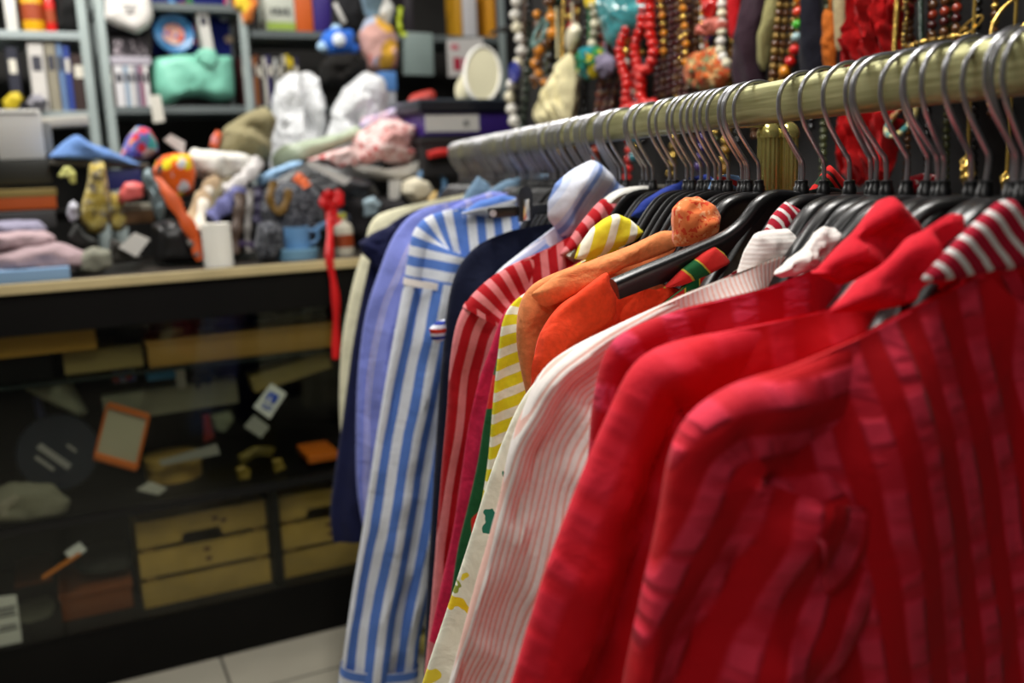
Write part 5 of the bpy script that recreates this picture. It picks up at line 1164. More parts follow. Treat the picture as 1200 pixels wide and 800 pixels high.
# right unit, top board
pbox('picture_book', 'white and green bag with lettering strip on the upper middle shelf', 'bag', (310, -10, 345, 28), SB, 0.12, mat('bag_whitegreen', (196, 200, 186), 0.5), base=1.931, lid=None)
bx = [o for o in bpy.data.objects if o.name == 'picture_book'][0]; bx.name = 'paper_bag'
a0, a1, h0, h1 = rect((311, 18, 344, 28), SB)
mb = MB().box((0, -0.003, 0.018), (a1 - a0, 0.004, 0.03)); g_ = mb.build('green_band', mat('band_green', (150, 176, 70), 0.5), bx, smooth=False)
mb = MB()
for k in range(4): mb.box((-0.03 + 0.02 * k, -0.003, 0.075), (0.013, 0.004, 0.022 + 0.006 * (k % 2)))
mb.build('lettering', mat('letter_grey', (96, 100, 96), 0.5), bx, smooth=False)
pbox('gift_box', 'orange box on the upper middle shelf', 'box', (345.5, -10, 366, 28), SB, 0.14, mat('box_orange2', (206, 92, 20), 0.5), base=1.931, lid=(0.02, mat('box_orange3', (190, 76, 14), 0.5)))
pbox('gift_box', 'violet box on the upper middle shelf right of the orange box', 'box', (367, -10, 388, 27), SB, 0.14, mat('box_violet', (52, 32, 120), 0.5), base=1.931, lid=(0.02, mat('box_violet2', (62, 40, 130), 0.5)))
soft('rag_doll', 'orange and yellow soft doll hung at the upper shelf end', 'toy', [(272, 0), (280, -10), (298, -8), (304, 4), (298, 14), (296, 27), (286, 29), (282, 14), (274, 8)], SB - 0.02, 0.04, printed('doll_cloth', (226, 130, 60), [(226, 130, 60), (236, 200, 60), (220, 170, 140)], 20, 0.6, uvc='Object'), amp=0.01, fr=24)
soft('dark_bag', 'black handbag hanging from the upper shelf above the blue toy', 'bag', [(388, 30), (390, -10), (424, -10), (426, 20), (418, 40), (398, 44)], SB - 0.03, 0.05, fabric('bag_black2', (40, 40, 42)), amp=0.01)
pbox('white_spatula', 'white slanted stick in front of the black handbag', 'stick', (396, 2, 401, 28), SB - 0.10, 0.012, mat('stick_white', (220, 218, 212), 0.5), tilt=-0.45)
# blue plush toy
o_ = (Q(395, 48, 1.0)[0], Q(395, 66, 1.0)[1])
toy = empty('plush_toy', R(o_[0], 1.0, o_[1]), ROT, 'bright blue plush toy with pale muzzle above the plastic bags', 'toy')
M_tb = mat('plush_blue', (40, 106, 206), 0.8, bump=(120, 0.6, 0.006)); M_tl = mat('plush_pale', (170, 204, 232), 0.8)
def at_(x, y, b=1.0, dy=0.0): a, h = Q(x, y, b); return Vector((a - o_[0], dy, h - o_[1]))
MB().ball(at_(395, 50), 0.062, 20, 14, (1.05, 0.9, 0.85)).build('head', M_tb, toy)
for x, y in ((394, 35), (409, 41)): MB().ball(at_(x, y), 0.022, 14, 9, (1, 0.7, 1)).build('ear', M_tl if x == 394 else M_tb, toy)
MB().ball(at_(393, 49, dy=-0.052), 0.026, 14, 9, (1, 0.6, 1)).build('muzzle', mat('plush_white', (222, 230, 238), 0.8), toy)
for x, y in ((380, 55), (411, 57)): MB().ball(at_(x, y, dy=-0.01), 0.024, 14, 9, (1.3, 0.8, 0.9)).build('paw', M_tl if x == 380 else M_tb, toy)
# clothes rail with things hanging above the counter heap
soft('gift_wrap_bag', 'clear wrapped bag with pink and orange contents, hanging beside the blue toy', 'bag', [(428, 22), (440, 18), (458, 30), (466, 50), (464, 82), (446, 86), (432, 82), (424, 60), (420, 40)], 1.0, 0.06, printed('wrap_pink', (206, 160, 150), [(214, 140, 130), (224, 170, 60), (170, 180, 200), (206, 160, 150), (196, 110, 100)], 12, 0.6, uvc='Object'), amp=0.014, fr=20)
soft('umbrella_bundle', 'pale blue and white folded umbrella bundle at the top middle', 'bundle', [(420, -12), (432, -16), (452, -10), (462, 10), (458, 30), (444, 36), (430, 20)], 1.05, 0.04, printed('bundle_blue', (120, 146, 164), [(170, 190, 204), (226, 226, 220), (90, 110, 120), (190, 196, 80)], 14, 0.6, uvc='Object'), amp=0.012, fr=20)
strip('lanyard', 'lime green lanyard hanging near the top middle', 'lanyard', [(470, 8, 1.0), (468, 24, 1.0), (470, 38, 1.0), (476, 42, 1.0)], 0.018, mat('lime', (178, 196, 30), 0.5))
pbox('plastic_folder', 'pale grey green folder standing right of the wrapped bag', 'folder', (474, 38, 508, 88), SB - 0.02, 0.03, mat('folder_grey', (140, 156, 152), 0.35), tilt=0.02)
e, L = card('brochure', 'white brochure with red and pink pictures behind the white hat', 'brochure', [(524, 46), (566, 44), (566, 88), (526, 90)], SB - 0.02, mat('brochure_white', (206, 202, 198), 0.5), 0.01)
W_, H_ = L[1][0] - L[0][0], L[0][1] - L[3][1]
for (u, v, w_, h_, rgb) in ((.25, .35, .2, .35, (170, 30, 60)), (.55, .3, .3, .4, (196, 90, 120)), (.2, .8, .2, .15, (200, 110, 120)), (.8, .5, .15, .3, (130, 130, 110))):
    MB().box((L[3][0] + W_ * u, -0.0008, L[3][1] + H_ * v), (W_ * w_, 0.0014, H_ * h_)).build('picture', mat('pic_%d' % rgb[1], rgb, 0.5), e, smooth=False)
for i, (px, rgb, lab) in enumerate((((474, -10, 484, 28), (40, 34, 40), 'charcoal tin at the right end of the upper shelf'), ((534, -10, 541, 24), (206, 150, 30), 'ochre slim box on the upper right shelf'), ((542, -10, 558, 22), (206, 204, 206), 'white box with violet print on the upper right shelf'), ((570, -10, 580, 22), (220, 150, 30), 'orange slim box by the right shelf post'), ((582, -10, 592, 20), (60, 44, 90), 'violet slim box by the right shelf post'))):
    pbox('carton', lab, 'box', px, SB, 0.12, mat('carton_%d' % i, rgb, 0.5), base=1.931)

# ------------------------------------------------------------------ side table and heaps behind / on the counter
tb = empty('work_table', R(0.2, 0.86, 0), ROT, 'dark work table behind the counter carrying the heap of bags', 'table')
MB().box((0, 0, 1.26), (2.2, 0.40, 0.03), bev=0.004).build('table_top', M_case, tb, smooth=False)
for a in (-1.05, 1.05):
    for b in (-0.16, 0.16): MB().box((a, b, 0.6225), (0.05, 0.05, 1.245), bev=0.003).build('leg', M_case, tb, smooth=False)
TT = 1.275
# left of the counter
wb = empty('white_box', R(Q(22, 150, .5)[0], 0.5, Q(22, 187, .5)[1]), ROT, 'big white box at the left edge above the orange drawer box', 'box')
a0, a1, h0, h1 = rect((-12, 128, 44, 187), .5)
MB().box((0, 0.15, (h1 - h0) / 2), (a1 - a0, 0.3, h1 - h0), bev=0.006).build('body', mat('box_white', (206, 204, 198), 0.6), wb)
MB().box(((a1 - a0) / 2 + 0.012, 0.15, (h1 - h0) / 2 - 0.01), (0.022, 0.28, h1 - h0 - 0.05), bev=0.004).build('side_flap', mat('flap_grey', (130, 130, 126), 0.6), wb)
MB().box((0, -0.001, h1 - h0 - 0.012), (a1 - a0 - 0.02, 0.003, 0.006)).build('lid_line', mat('flap_grey', (130, 130, 126), 0.6), wb, smooth=False)
pbox('white_slab', 'long white slab lying across beside the big white box', 'slab', (42, 136, 104, 148), 0.62, 0.12, mat('slab_white', (192, 188, 176), 0.5), tilt=-0.05)
pbox('storage_box', 'black box under the big white box', 'box', (-12, 188, 60, 216), 0.46, 0.3, mat('box_black_olive', (26, 27, 20), 0.5))
ob = pbox('drawer_box', 'orange brown drawer box at the left edge of the counter heap', 'box', (-14, 222, 66, 246), 0.40, 0.3, mat('drawer_orange', (190, 84, 22), 0.5, var=0.15), lid=(0.022, mat('drawer_rim', (140, 120, 60), 0.5)))
pbox('storage_box', 'dark box under the orange brown drawer box', 'box', (-14, 248, 66, 268), 0.36, 0.3, mat('box_dark_grey', (54, 54, 54), 0.6), base=None)
soft('blue_jeans', 'faded blue folded jeans draped beside the big white box', 'trousers', [(54, 186), (64, 176), (74, 166), (88, 158), (104, 168), (130, 176), (158, 186), (172, 194), (140, 192), (100, 186), (70, 188)], 0.46, 0.09, fabric('jeans_faded', (92, 126, 180), 0.15), amp=0.012, ridges=(0.6, 50, 0.4))
pbox('tray', 'dark grey flat tray under the faded blue jeans', 'tray', (58, 189, 175, 195), 0.42, 0.2, mat('tray_grey', (86, 84, 78), 0.5), tilt=0.07)
soft('knit_pile', 'lavender grey folded knit at the left on the counter', 'clothing', [(-14, 262), (20, 258), (48, 258), (56, 268), (50, 278), (-14, 280)], 0.24, 0.10, fabric('knit_lavender', (136, 132, 152)), ridges=(0.5, 60, 1.4))
soft('knit_pile', 'dusty pink folded knit below the lavender one', 'clothing', [(-14, 276), (20, 268), (52, 268), (66, 276), (64, 288), (-14, 296)], 0.19, 0.10, fabric('knit_pink', (172, 148, 152)), ridges=(0.5, 60, 1.4))
soft('knit_pile', 'greyish pink knit spread lowest on the counter at left', 'clothing', [(-14, 298), (30, 286), (70, 282), (104, 292), (112, 304), (80, 310), (-14, 314)], 0.15, 0.10, fabric('knit_greypink', (160, 138, 142)), ridges=(0.5, 50, 1.3), base=HT + 0.012)
pbox('blue_folder', 'pale blue flat folder at the left counter edge', 'folder', (-14, 316, 82, 322), 0.01, 0.2, mat('folder_blue', (126, 160, 196), 0.5), base=HT, bev=0.002)
soft('fabric_scrap', 'grey green folded cloth in the middle left of the counter', 'cloth', [(84, 296), (110, 288), (130, 290), (132, 300), (112, 306), (88, 306)], 0.12, 0.06, fabric('scrap_greygreen', (120, 120, 106)), base=HT)
soft('white_tissue', 'small white crumpled tissue left of the floral pouches', 'tissue', [(80, 240), (86, 234), (92, 240), (92, 256), (84, 260), (78, 250)], 0.28, 0.03, fabric('tissue_white', (190, 190, 200)), amp=0.014, fr=30)
soft('pale_brooch', 'pale yellow green flower ornament left of the tall floral pouch', 'ornament', [(68, 206), (74, 196), (82, 195), (88, 202), (90, 214), (84, 216), (78, 206), (72, 208)], 0.36, 0.015, mat('ornament_lime', (190, 190, 110), 0.5), amp=0.008, fr=50)
M_pouch = printed('pouch_floral', (168, 146, 62), [(196, 178, 100), (90, 80, 60), (168, 146, 62), (140, 130, 110), (206, 190, 120)], 60, 0.6, uvc='Object')
pb_ = [(104, 192), (122, 190), (126, 214), (128, 240), (126, 262), (122, 274), (106, 272), (94, 258), (96, 238), (102, 216)]
soft('fabric_pouch', 'tall mustard floral fabric pouch hanging on the heap at left', 'pouch', pb_, 0.30, 0.045, M_pouch, amp=0.008, ridges=(0.6, 60, 0.1))
soft('fabric_pouch', 'shorter mustard floral pouch right of the tall one', 'pouch', [(128, 224), (140, 228), (150, 244), (150, 264), (142, 272), (130, 268), (127, 250)], 0.33, 0.04, M_pouch, amp=0.008)
pbox('storage_box', 'deep blue box behind the mustard floral pouches', 'box', (126, 198, 166, 222), 0.42, 0.2, mat('box_deep_blue', (12, 28, 100), 0.5), base=None)
soft('coral_pouch', 'coral pink shiny pouch beside the deep blue box', 'pouch', [(138, 228), (146, 214), (158, 212), (168, 216), (168, 232), (152, 236), (140, 238)], 0.28, 0.04, mat('pouch_coral', (214, 96, 92), 0.4), amp=0.008)
pbox('wooden_box', 'brown wooden box under the coral pouch', 'box', (128, 240, 180, 262), 0.30, 0.2, mat('box_brown', (92, 64, 34), 0.5), lid=(0.016, mat('box_lid_pale', (150, 146, 130), 0.5)))
e, L = card('note_card', 'white note card tilted on the counter below the coral pouch', 'card', [(158, 272), (176, 280), (160, 301), (139, 290)], 0.10, mat('note_white', (214, 212, 206), 0.6), 0.003)
hb = empty('black_handbag', R(Q(208, 290, .2)[0], 0.2, HT), ROT, 'black handbag with orange strap in the middle of the counter', 'bag')
o_ = (Q(208, 290, .2)[0], HT)
soft('body', None, None, [(178, 262), (200, 256), (226, 268), (236, 290), (236, 308), (180, 309)], 0.2, 0.08, mat('bag_black_leather', (18, 18, 18), 0.4), parent=hb, org=o_, amp=0.006)
strip('strap', None, None, [(178, 212, .16), (196, 226, .12), (212, 250, .10), (228, 278, .10), (237, 304, .10)], 0.034, mat('strap_orange', (206, 84, 22), 0.6), parent=(hb, Vector((o_[0], 0.2, o_[1]))))
soft('silver_scarf', 'silvery blue chain scarf twisted left of the orange strap', 'scarf', [(168, 200), (174, 196), (184, 212), (192, 232), (194, 252), (188, 262), (180, 250), (174, 228), (166, 210)], 0.15, 0.03, mat('scarf_silver', (104, 120, 124), 0.4, 0.3), amp=0.012, fr=30)
soft('print_pouch', 'orange pouch with yellow and grey print in the heap centre left', 'pouch', [(178, 200), (186, 184), (208, 178), (224, 182), (230, 204), (226, 226), (206, 234), (190, 220), (182, 208)], 0.30, 0.06, printed('pouch_orange', (226, 96, 24), [(226, 96, 24), (226, 206, 30), (70, 60, 50), (190, 190, 196), (232, 110, 30)], 34, 0.55, uvc='Object'), amp=0.010)
soft('print_hat', 'multicoloured printed cloth hat on the heap beneath the shelf', 'hat', [(140, 184), (148, 162), (160, 148), (174, 150), (184, 164), (186, 178), (170, 188), (150, 190)], 0.52, 0.09, printed('hat_print', (96, 100, 170), [(190, 50, 60), (70, 110, 200), (200, 190, 190), (100, 60, 130), (60, 150, 150), (210, 130, 60)], 24, 0.6, uvc='Object'), amp=0.008)
e, L = card('note_card', 'white cut card standing behind the orange printed pouch', 'card', [(192, 164), (200, 157), (217, 166), (216, 182)], 0.42, mat('note_white2', (222, 220, 218), 0.6), 0.004)
soft('toy_figure', 'tiny orange and pink toy figure left of the khaki roll', 'toy', [(246, 172), (248, 160), (254, 152), (260, 156), (258, 168), (254, 176)], 0.55, 0.025, printed('figure_print', (206, 100, 60), [(206, 90, 50), (214, 140, 140)], 40, 0.6, uvc='Object'), amp=0.006)
soft('khaki_roll', 'khaki rolled cloth bag at the back of the heap, left of the plastic bags', 'bag', [(256, 176), (258, 156), (268, 144), (290, 132), (312, 127), (320, 140), (320, 166), (314, 190), (296, 196), (280, 182), (264, 182)], 0.55, 0.10, fabric('khaki_canvas', (132, 124, 92), 0.1), amp=0.03, fr=12, ridges=(1.0, 45, 0.9))
soft('white_blouse_pile', 'white and grey crumpled blouse heap below the khaki roll', 'clothing', [(218, 184), (226, 172), (246, 176), (270, 178), (292, 182), (306, 192), (292, 206), (262, 212), (240, 212), (226, 204)], 0.42, 0.10, printed('blouse_print', (214, 212, 204), [(214, 212, 204), (214, 212, 204), (120, 116, 106), (226, 224, 220)], 26, 0.4, uvc='Object'), amp=0.02, fr=16)
for i, (pts, rgb, lab, w_) in enumerate((([(262, 208, .36), (246, 222, .26), (232, 246, .18), (228, 268, .14)], (176, 152, 122), 'beige cloth strip hanging from the white blouse heap', 0.05), ([(250, 214, .34), (240, 232, .22), (236, 254, .14), (234, 272, .11)], (222, 214, 200), 'white cloth strip hanging over the beige one', 0.03), ([(276, 206, .36), (262, 220, .26), (252, 240, .2), (246, 256, .17)], (112, 104, 84), 'olive brown cloth strip in the hanging bundle', 0.03), ([(304, 188, .36), (290, 206, .3), (268, 222, .24), (262, 226, .22)], (214, 210, 208), 'white shirt sleeve slanting to the white paper roll', 0.04), ([(284, 222, .26), (268, 236, .2), (254, 250, .17), (246, 258, .15)], (112, 114, 164), 'lavender blue sleeve slanting to the white paper roll', 0.045))):
    strip('cloth_strip', lab, 'cloth', pts, w_, fabric('strip_%d' % i, rgb), 0.010)
soft('dark_heap', 'black jacket heap behind the hanging cloth strips', 'clothing', [(240, 236), (262, 226), (290, 216), (304, 226), (306, 262), (300, 290), (276, 304), (250, 304), (236, 290)], 0.32, 0.10, fabric('jacket_black', (30, 28, 32)), amp=0.012, base=HT, ridges=(0.7, 55, 0.3))
strip('purple_belt', 'dark purple and white belt coiled behind the paper roll', 'belt', [(272, 288, .14), (284, 286, .14), (296, 288, .14), (306, 294, .14)], 0.02, mat('belt_purple', (54, 36, 74), 0.5), 0.005)
a0, a1, h0, h1 = rect((240, 262, 275, 318), 0.03); r = (a1 - a0) / 2; hh2 = h1 - HT
pr = empty('paper_roll', R((a0 + a1) / 2, 0.03 + r, HT), ROT, 'white paper roll standing on the counter edge', 'paper roll')
MB().lathe([(0.018, 0), (r, 0), (r, hh2), (0.018, hh2), (0.018, 0.001)], seg=36).build('paper', mat('roll_white', (240, 238, 228), 0.75), pr)
MB().lathe([(0.017, 0.002), (0.017, hh2 - 0.002)], seg=24).build('core', mat('roll_core', (150, 120, 80), 0.8), pr)
# plastic bags on the work table
M_film = film('white_plastic_film', (226, 228, 230), 0.3, 0.86)
soft('plastic_bag', 'tall white plastic wrapped bundle at the back of the heap', 'bag', [(322, 196), (314, 140), (318, 110), (326, 92), (342, 84), (358, 84), (370, 92), (376, 116), (378, 150), (372, 194), (344, 200)], 0.88, 0.10, M_film, base=1.277, amp=0.03, fr=14, ridges=(1.0, 75, 0.1), sharp=4, K=14, N=84)
soft('plastic_bag', 'crumpled white plastic bag right of the tall wrapped bundle', 'bag', [(376, 156), (378, 130), (388, 108), (402, 94), (424, 86), (446, 88), (450, 112), (446, 140), (430, 150), (400, 160)], 0.76, 0.09, M_film, base=1.277, amp=0.035, fr=18, ridges=(0.9, 60, 0.8), sharp=3.5, K=14, N=84)
pbox('carton', 'blue topped white carton right of the crumpled plastic bag', 'box', (449, 84, 464, 132), 0.80, 0.12, mat('carton_pale', (180, 184, 192), 0.5), lid=(0.07, mat('carton_blue', (78, 128, 190), 0.5)))
soft('black_fur_hat', 'black furry hat behind the plastic bags under the blue toy', 'hat', [(378, 96), (374, 78), (386, 64), (410, 62), (428, 70), (430, 86), (410, 98), (392, 104)], 0.95, 0.08, fabric('fur_black', (20, 18, 16)), amp=0.02, fr=30)
soft('clear_sheet', 'pale green translucent plastic sheet spread before the plastic bags', 'sheet', [(318, 182), (330, 170), (360, 164), (400, 156), (420, 146), (428, 152), (412, 166), (390, 176), (356, 192), (324, 202), (318, 194)], 0.55, 0.05, mat('sheet_green', (176, 190, 164), 0.3, var=0.15), amp=0.015, fr=14)
soft('blue_tissue', 'light blue tissue paper slanting below the green sheet', 'tissue', [(300, 208), (316, 200), (340, 190), (356, 188), (354, 194), (330, 206), (308, 220), (300, 218)], 0.42, 0.04, fabric('tissue_blue', (150, 186, 220), 0.06), amp=0.012, fr=20)
# right heap
M_spot = printed('dotted_black', (34, 36, 42), [(110, 112, 120), (34, 36, 42), (130, 132, 138), (60, 62, 70)], 110, 0.5, uvc='Object')
dots = empty('dotted_bag', R(Q(340, 260, .2)[0], 0.2, HT), ROT, 'black bag with fine white dots and mustard trim behind the light blue cup', 'bag')
o_ = (Q(340, 260, .2)[0], HT)
soft('body', None, None, [(300, 240), (312, 220), (332, 212), (360, 214), (376, 226), (378, 256), (372, 290), (350, 302), (318, 304), (302, 290)], 0.22, 0.09, M_spot, parent=dots, org=o_, amp=0.01)
dots.location = R(o_[0], 0.22, o_[1])
strip('trim', None, None, [(322, 212, .13), (316, 232, .12), (326, 248, .12), (336, 236, .12), (338, 222, .13)], 0.022, mat('trim_mustard', (122, 92, 36), 0.6), parent=(dots, Vector((o_[0], 0.22, o_[1]))))
soft('dotted_pouch', 'smaller dotted black pouch at the counter edge left of the light blue cup', 'pouch', [(302, 262), (316, 258), (330, 266), (330, 290), (322, 304), (304, 306), (298, 290)], 0.09, 0.045, M_spot, amp=0.006, base=HT)
strip('orange_ribbon', 'small orange ribbon tip on top of the dotted bag', 'ribbon', [(346, 206, .2), (354, 212, .18), (360, 220, .16)], 0.03, mat('ribbon_orange', (206, 90, 20), 0.5))
def cup(px, b, base, m, label, name='cup', cat='cup', handle=True):
    a0, a1, h0, h1 = rect(px, b); r = (a1 - a0) / 2; h = h1 - base
    e = empty(name, R((a0 + a1) / 2, b + r, base), ROT, label, cat)
    MB().lathe([(0, 0), (r * .96, 0), (r, h * .06), (r, h), (r - .004, h), (r - .004, .006), (0, .006)], seg=30).build('body', m, e)
    if handle: MB().tube([(r - 0.002, 0, h * .8), (r + .022, 0, h * .78), (r + .028, 0, h * .5), (r + .018, 0, h * .25), (r - 0.002, 0, h * .2)], 0.005, 8).build('handle', m, e)
    return e
M_cup = mat('cup_light_blue', (104, 150, 196), 0.4)
c1 = cup((328, 293, 378, 312), 0.06, HT, mat('tin_light_blue', (116, 160, 188), 0.4), 'light blue wide round tin on the counter under the cup', 'round_tin', 'tin', False)
htin = HT + (rect((328, 293, 378, 312), 0.06)[3] - HT)
a0, a1, _, _ = rect((328, 293, 378, 312), 0.06)
MB().lathe([((a1 - a0) / 2 + 0.002, htin - HT - 0.012), ((a1 - a0) / 2 + 0.002, htin - HT + 0.001), (0, htin - HT + 0.001)], seg=30).build('lid', mat('tin_light_blue', (116, 160, 188), 0.4), c1)
cup((337, 266, 366, 293), 0.085, htin + 0.0015, M_cup, 'light blue cup standing on the round blue tin')
soft('blue_strap', 'pale blue strap end rising right of the light blue cup', 'strap', [(366, 268), (374, 262), (383, 258), (382, 266), (374, 271), (368, 274)], 0.14, 0.012, M_cup, amp=0.003)
bt = bottle((394, 250, 417, 307), 0.10, HT, mat('bottle_cream', (206, 200, 182), 0.4), mat('bottle_cap_lime', (190, 190, 70), 0.5), 'cream bottle with lime cap between red ribbon and cream jacket')
rb = empty('red_ribbon', R(Q(388, 300, -.03)[0], -0.03, Q(388, 400, -.03)[1]), ROT, 'bright red ribbon with a bow hanging down the counter front', 'ribbon')
o3 = Vector((Q(388, 300, -.03)[0], -0.03, Q(388, 400, -.03)[1])); M_rib2 = mat('ribbon_bright_red', (206, 14, 22), 0.4)
strip('tail', None, None, [(388, 240, .06), (387, 270, .02), (386, 300, -.025), (391, 330, -.03), (394, 370, -.03), (393, 420, -.03)], 0.022, M_rib2, parent=(rb, o3))
for q in ([(388, 246, .05), (380, 238, .04), (384, 228, .04), (390, 242, .05)], [(388, 246, .05), (398, 234, .04), (396, 228, .05), (388, 240, .05)], [(388, 246, .05), (392, 256, .04), (396, 262, .04)]):
    strip('bow_loop', None, None, q, 0.028, M_rib2, parent=(rb, o3))
M_scarfp = printed('scarf_pink_red', (226, 196, 192), [(226, 196, 192), (196, 80, 80), (230, 206, 204), (206, 130, 126)], 40, 0.5, uvc='Object')
soft('printed_scarf', 'pale pink scarf with red print heaped on the right of the counter', 'scarf', [(414, 190), (412, 168), (424, 150), (446, 142), (464, 142), (478, 150), (486, 170), (486, 192), (462, 196), (440, 186), (430, 192)], 0.48, 0.10, M_scarfp, amp=0.03, fr=14, ridges=(1.0, 50, 1.1))
soft('printed_scarf', 'flat end of the pink printed scarf spreading to the left', 'scarf', [(358, 188), (380, 180), (410, 172), (420, 180), (418, 194), (398, 198), (376, 192)], 0.42, 0.05, M_scarfp, amp=0.015, fr=18)
soft('lilac_scarf', 'lilac and pink scarf folded above the pink printed scarf', 'scarf', [(420, 150), (424, 138), (444, 134), (460, 126), (468, 120), (476, 126), (472, 140), (450, 148), (432, 150)], 0.58, 0.05, printed('lilac_print', (196, 176, 206), [(150, 130, 196), (220, 190, 200), (206, 200, 220)], 26, 0.6, uvc='Object'), amp=0.014, fr=20)
soft('red_strap_sandal', 'red and pink strappy sandal standing beside the scarves', 'sandal', [(474, 160), (476, 130), (480, 112), (490, 108), (506, 104), (512, 112), (504, 124), (494, 130), (488, 150), (482, 166)], 0.62, 0.03, mat('sandal_red', (170, 50, 40), 0.5, var=0.4, vs=30), amp=0.010, fr=30)
soft('white_bonnet', 'white cloth brim under the pink printed scarf', 'cloth', [(410, 194), (430, 198), (460, 198), (482, 192), (496, 182), (500, 194), (490, 206), (466, 212), (436, 210), (416, 204)], 0.40, 0.06, fabric('brim_white', (206, 202, 194)), amp=0.008)
soft('black_clutch', 'black leather clutch under the white brim', 'bag', [(352, 210), (370, 204), (410, 208), (440, 214), (446, 232), (420, 246), (392, 250), (366, 240), (354, 226)], 0.34, 0.07, mat('clutch_black', (26, 27, 32), 0.35), amp=0.016, fr=14)
e, L = card('white_label', 'long white card slanting on top of the black clutch', 'card', [(358, 192), (366, 188), (412, 210), (404, 217)], 0.26, mat('label_white', (216, 214, 210), 0.5), 0.004)
e, L = card('hang_tag', 'white tag hanging below the white brim', 'tag', [(456, 212), (470, 210), (468, 232), (456, 236)], 0.32, mat('tag_white2', (206, 204, 200), 0.5), 0.003)
soft('dark_heap', 'dark crumpled heap of belts above the cream bottle', 'clothing', [(400, 250), (396, 232), (420, 226), (450, 232), (474, 236), (476, 262), (452, 290), (420, 296), (404, 280)], 0.34, 0.09, fabric('belts_dark', (34, 32, 34)), amp=0.02, fr=16, base=HT)
soft('knitted_beanie', 'cream knitted cap at the right end of the heap', 'cap', [(472, 226), (474, 212), (486, 207), (500, 212), (506, 224), (500, 234), (484, 238)], 0.30, 0.06, fabric('cap_cream', (212, 204, 180)), amp=0.006)
soft('wooden_spoon', 'pale wooden piece right of the cream knitted cap', 'wood piece', [(494, 240), (504, 226), (512, 222), (513, 232), (506, 250), (496, 262)], 0.20, 0.015, mat('wood_pale', (196, 164, 96), 0.5), amp=0.002, base=HT)
ring_a, ring_h = Q(506, 215, 0.32)
rg = empty('blue_ring', R(ring_a, 0.32, ring_h - 0.05), ROT, 'blue plastic ring at the right end of the heap', 'ring')
MB().tube([(0.045 * math.cos(k / 32 * 2 * PI), 0.01 * math.sin(k / 16 * PI), 0.05 + 0.05 * math.sin(k / 32 * 2 * PI)) for k in range(33)], 0.009, 10, cap=False).build('hoop', mat('ring_blue', (86, 130, 170), 0.4), rg)
# trays and boxes in front of the jewellery stand
pbox('storage_box', 'black box at the bottom of the stack behind the far end of the rail', 'box', (496, 160, 596, 205), 0.30, 0.3, mat('box_black_felt', (24, 22, 24), 0.7), lid=(0.025, mat('box_black_lid', (30, 28, 30), 0.5)))
lb = pbox('label_box', 'violet box with a big white label in the stack behind the rail end', 'box', (497, 131, 600, 158), 0.32, 0.26, mat('box_violet_deep', (52, 30, 110), 0.45), base=None)
a0, a1, h0, h1 = rect((497, 131, 600, 158), 0.32)
ac, _h = Q(530, 146, 0.32)
MB().box((ac - (a0 + a1) / 2, -0.0015, (h1 - h0) * .52), ((a1 - a0) * .60, 0.003, (h1 - h0) * .72)).build('paper_label', mat('label_white3', (210, 208, 204), 0.6), lb, smooth=False)
mb = MB()
for k in range(3): mb.box((ac - (a0 + a1) / 2 + 0.05, -0.0035, (h1 - h0) * (.4 + .1 * k)), (0.02, 0.001, 0.005))
mb.build('print_lines', M_ink, lb, smooth=False)
tr = pbox('flat_tray', 'flat black tray with red edge on the violet box', 'tray', (492, 116, 600, 130), 0.30, 0.28, mat('tray_black', (26, 28, 38), 0.35), lid=(0.008, mat('tray_rim', (70, 80, 92), 0.3)))
soft('red_cloth', 'strip of red cloth sticking out under the black box', 'cloth', [(500, 178), (514, 174), (528, 174), (528, 182), (502, 186)], 0.28, 0.02, mat('cloth_red', (196, 30, 24), 0.6), amp=0.003)
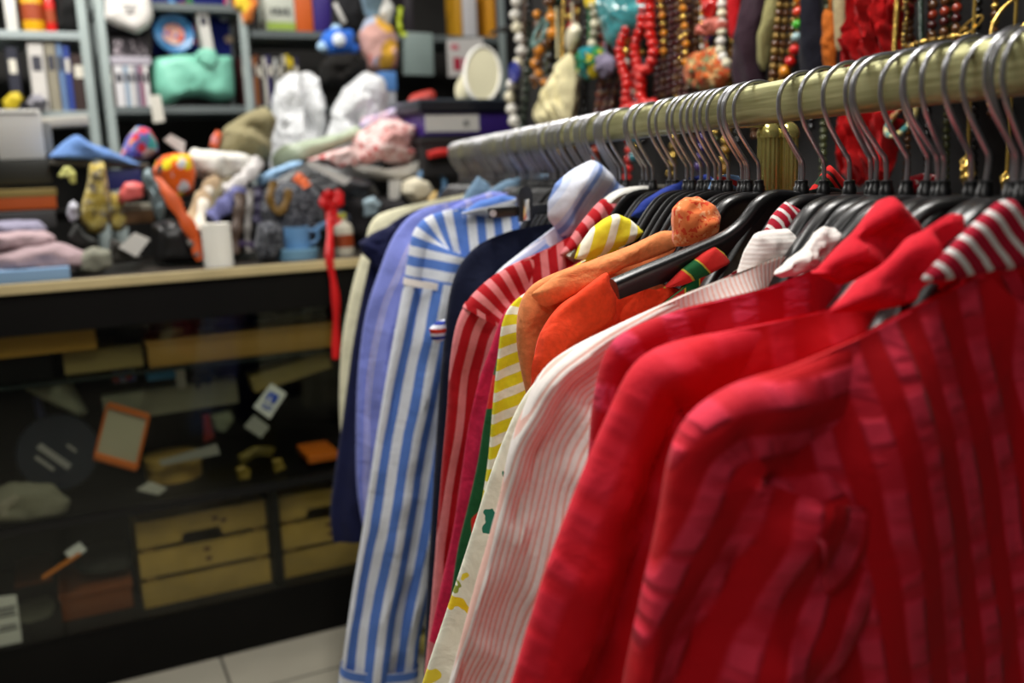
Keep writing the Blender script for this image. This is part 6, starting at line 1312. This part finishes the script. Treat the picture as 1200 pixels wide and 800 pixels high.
# white hat: an open shell shaped brim leaning on the tray
o_ = (Q(556, 112, .36)[0], Q(556, 114, .36)[1])
hat = empty('white_hat', R(o_[0], 0.40, o_[1]), ROT, 'cream white hat leaning open on the black tray', 'hat')
cx_, ch_ = Q(570, 88, .36); rot = Matrix.Rotation(0.62, 3, 'Y') @ Matrix.Rotation(PI / 2 - 0.55, 3, 'X')
M_hat = mat('hat_cream', (226, 220, 186), 0.6)
rx = 0.085
MB().lathe([(rx * 1.5, 0.02), (rx * 1.46, 0.012), (rx, -0.01), (rx * .93, -0.05), (rx * .75, -0.09), (0, -0.10), ], (cx_ - o_[0], 0.02, ch_ - o_[1]), 36, rot=rot, sx=0.55).build('crown', M_hat, hat)
MB().tube([Vector((cx_ - o_[0], 0.02, ch_ - o_[1])) + rot @ Vector((rx * 1.5 * .55 * math.cos(k / 36 * 2 * PI), rx * 1.5 * math.sin(k / 36 * 2 * PI), 0.02)) for k in range(37)], 0.007, 8, cap=False).build('brim_edge', mat('hat_white', (236, 234, 224), 0.5), hat)

for pts, rgb, lab, w_ in (([(282, 226, .2), (280, 250, .16), (276, 276, .14), (274, 298, .13)], (70, 52, 40), 'dark brown strap hanging behind the white paper roll', .03), ([(294, 222, .2), (292, 246, .17), (290, 272, .15), (292, 296, .14)], (120, 116, 112), 'grey cloth strip between the paper roll and the dotted bag', .02), ([(300, 218, .22), (304, 240, .2), (302, 262, .18)], (44, 38, 66), 'violet black strap left of the dotted bag', .03), ([(216, 262, .14), (222, 282, .11), (232, 300, .1)], (96, 92, 88), 'grey strap lying over the black handbag', .016)):
    strip('hanging_strap', lab, 'strap', pts, w_, mat('strap_%d' % rgb[0], rgb, 0.6), 0.006)
for px, b, T, rgb, lab in (([(86, 262), (100, 276), (118, 284), (112, 290), (92, 286), (80, 276)], .22, .05, (40, 42, 40), 'blackish folded cloth below the tall floral pouch'), ([(126, 282), (146, 286), (168, 302), (150, 308), (128, 306)], .16, .05, (60, 58, 54), 'charcoal cloth under the tilted note card'), ([(440, 168), (452, 152), (470, 150), (482, 166), (470, 178), (452, 180)], .40, .05, (200, 150, 146), 'deeper pink fold lying on the printed scarf'), ([(384, 252), (398, 246), (410, 252), (408, 268), (392, 272)], .24, .04, (50, 56, 70), 'slate pouch behind the red ribbon bow'), ([(424, 236), (438, 230), (446, 238), (440, 252), (428, 252)], .26, .03, (150, 170, 180), 'pale silver blue pouch above the cream bottle')):
    soft('folded_cloth', lab, 'cloth', px, b, T, fabric('fold_%d_%d' % (rgb[0], rgb[2]), rgb, 0.12), amp=0.014, fr=18, ridges=(0.7, 70, 0.8))
# ------------------------------------------------------------------ colour management
SC.view_settings.view_transform = 'Standard'; SC.view_settings.look = 'None'
SC.view_settings.exposure = 0.0; SC.view_settings.gamma = 1.0; SC.view_settings.use_curve_mapping = False
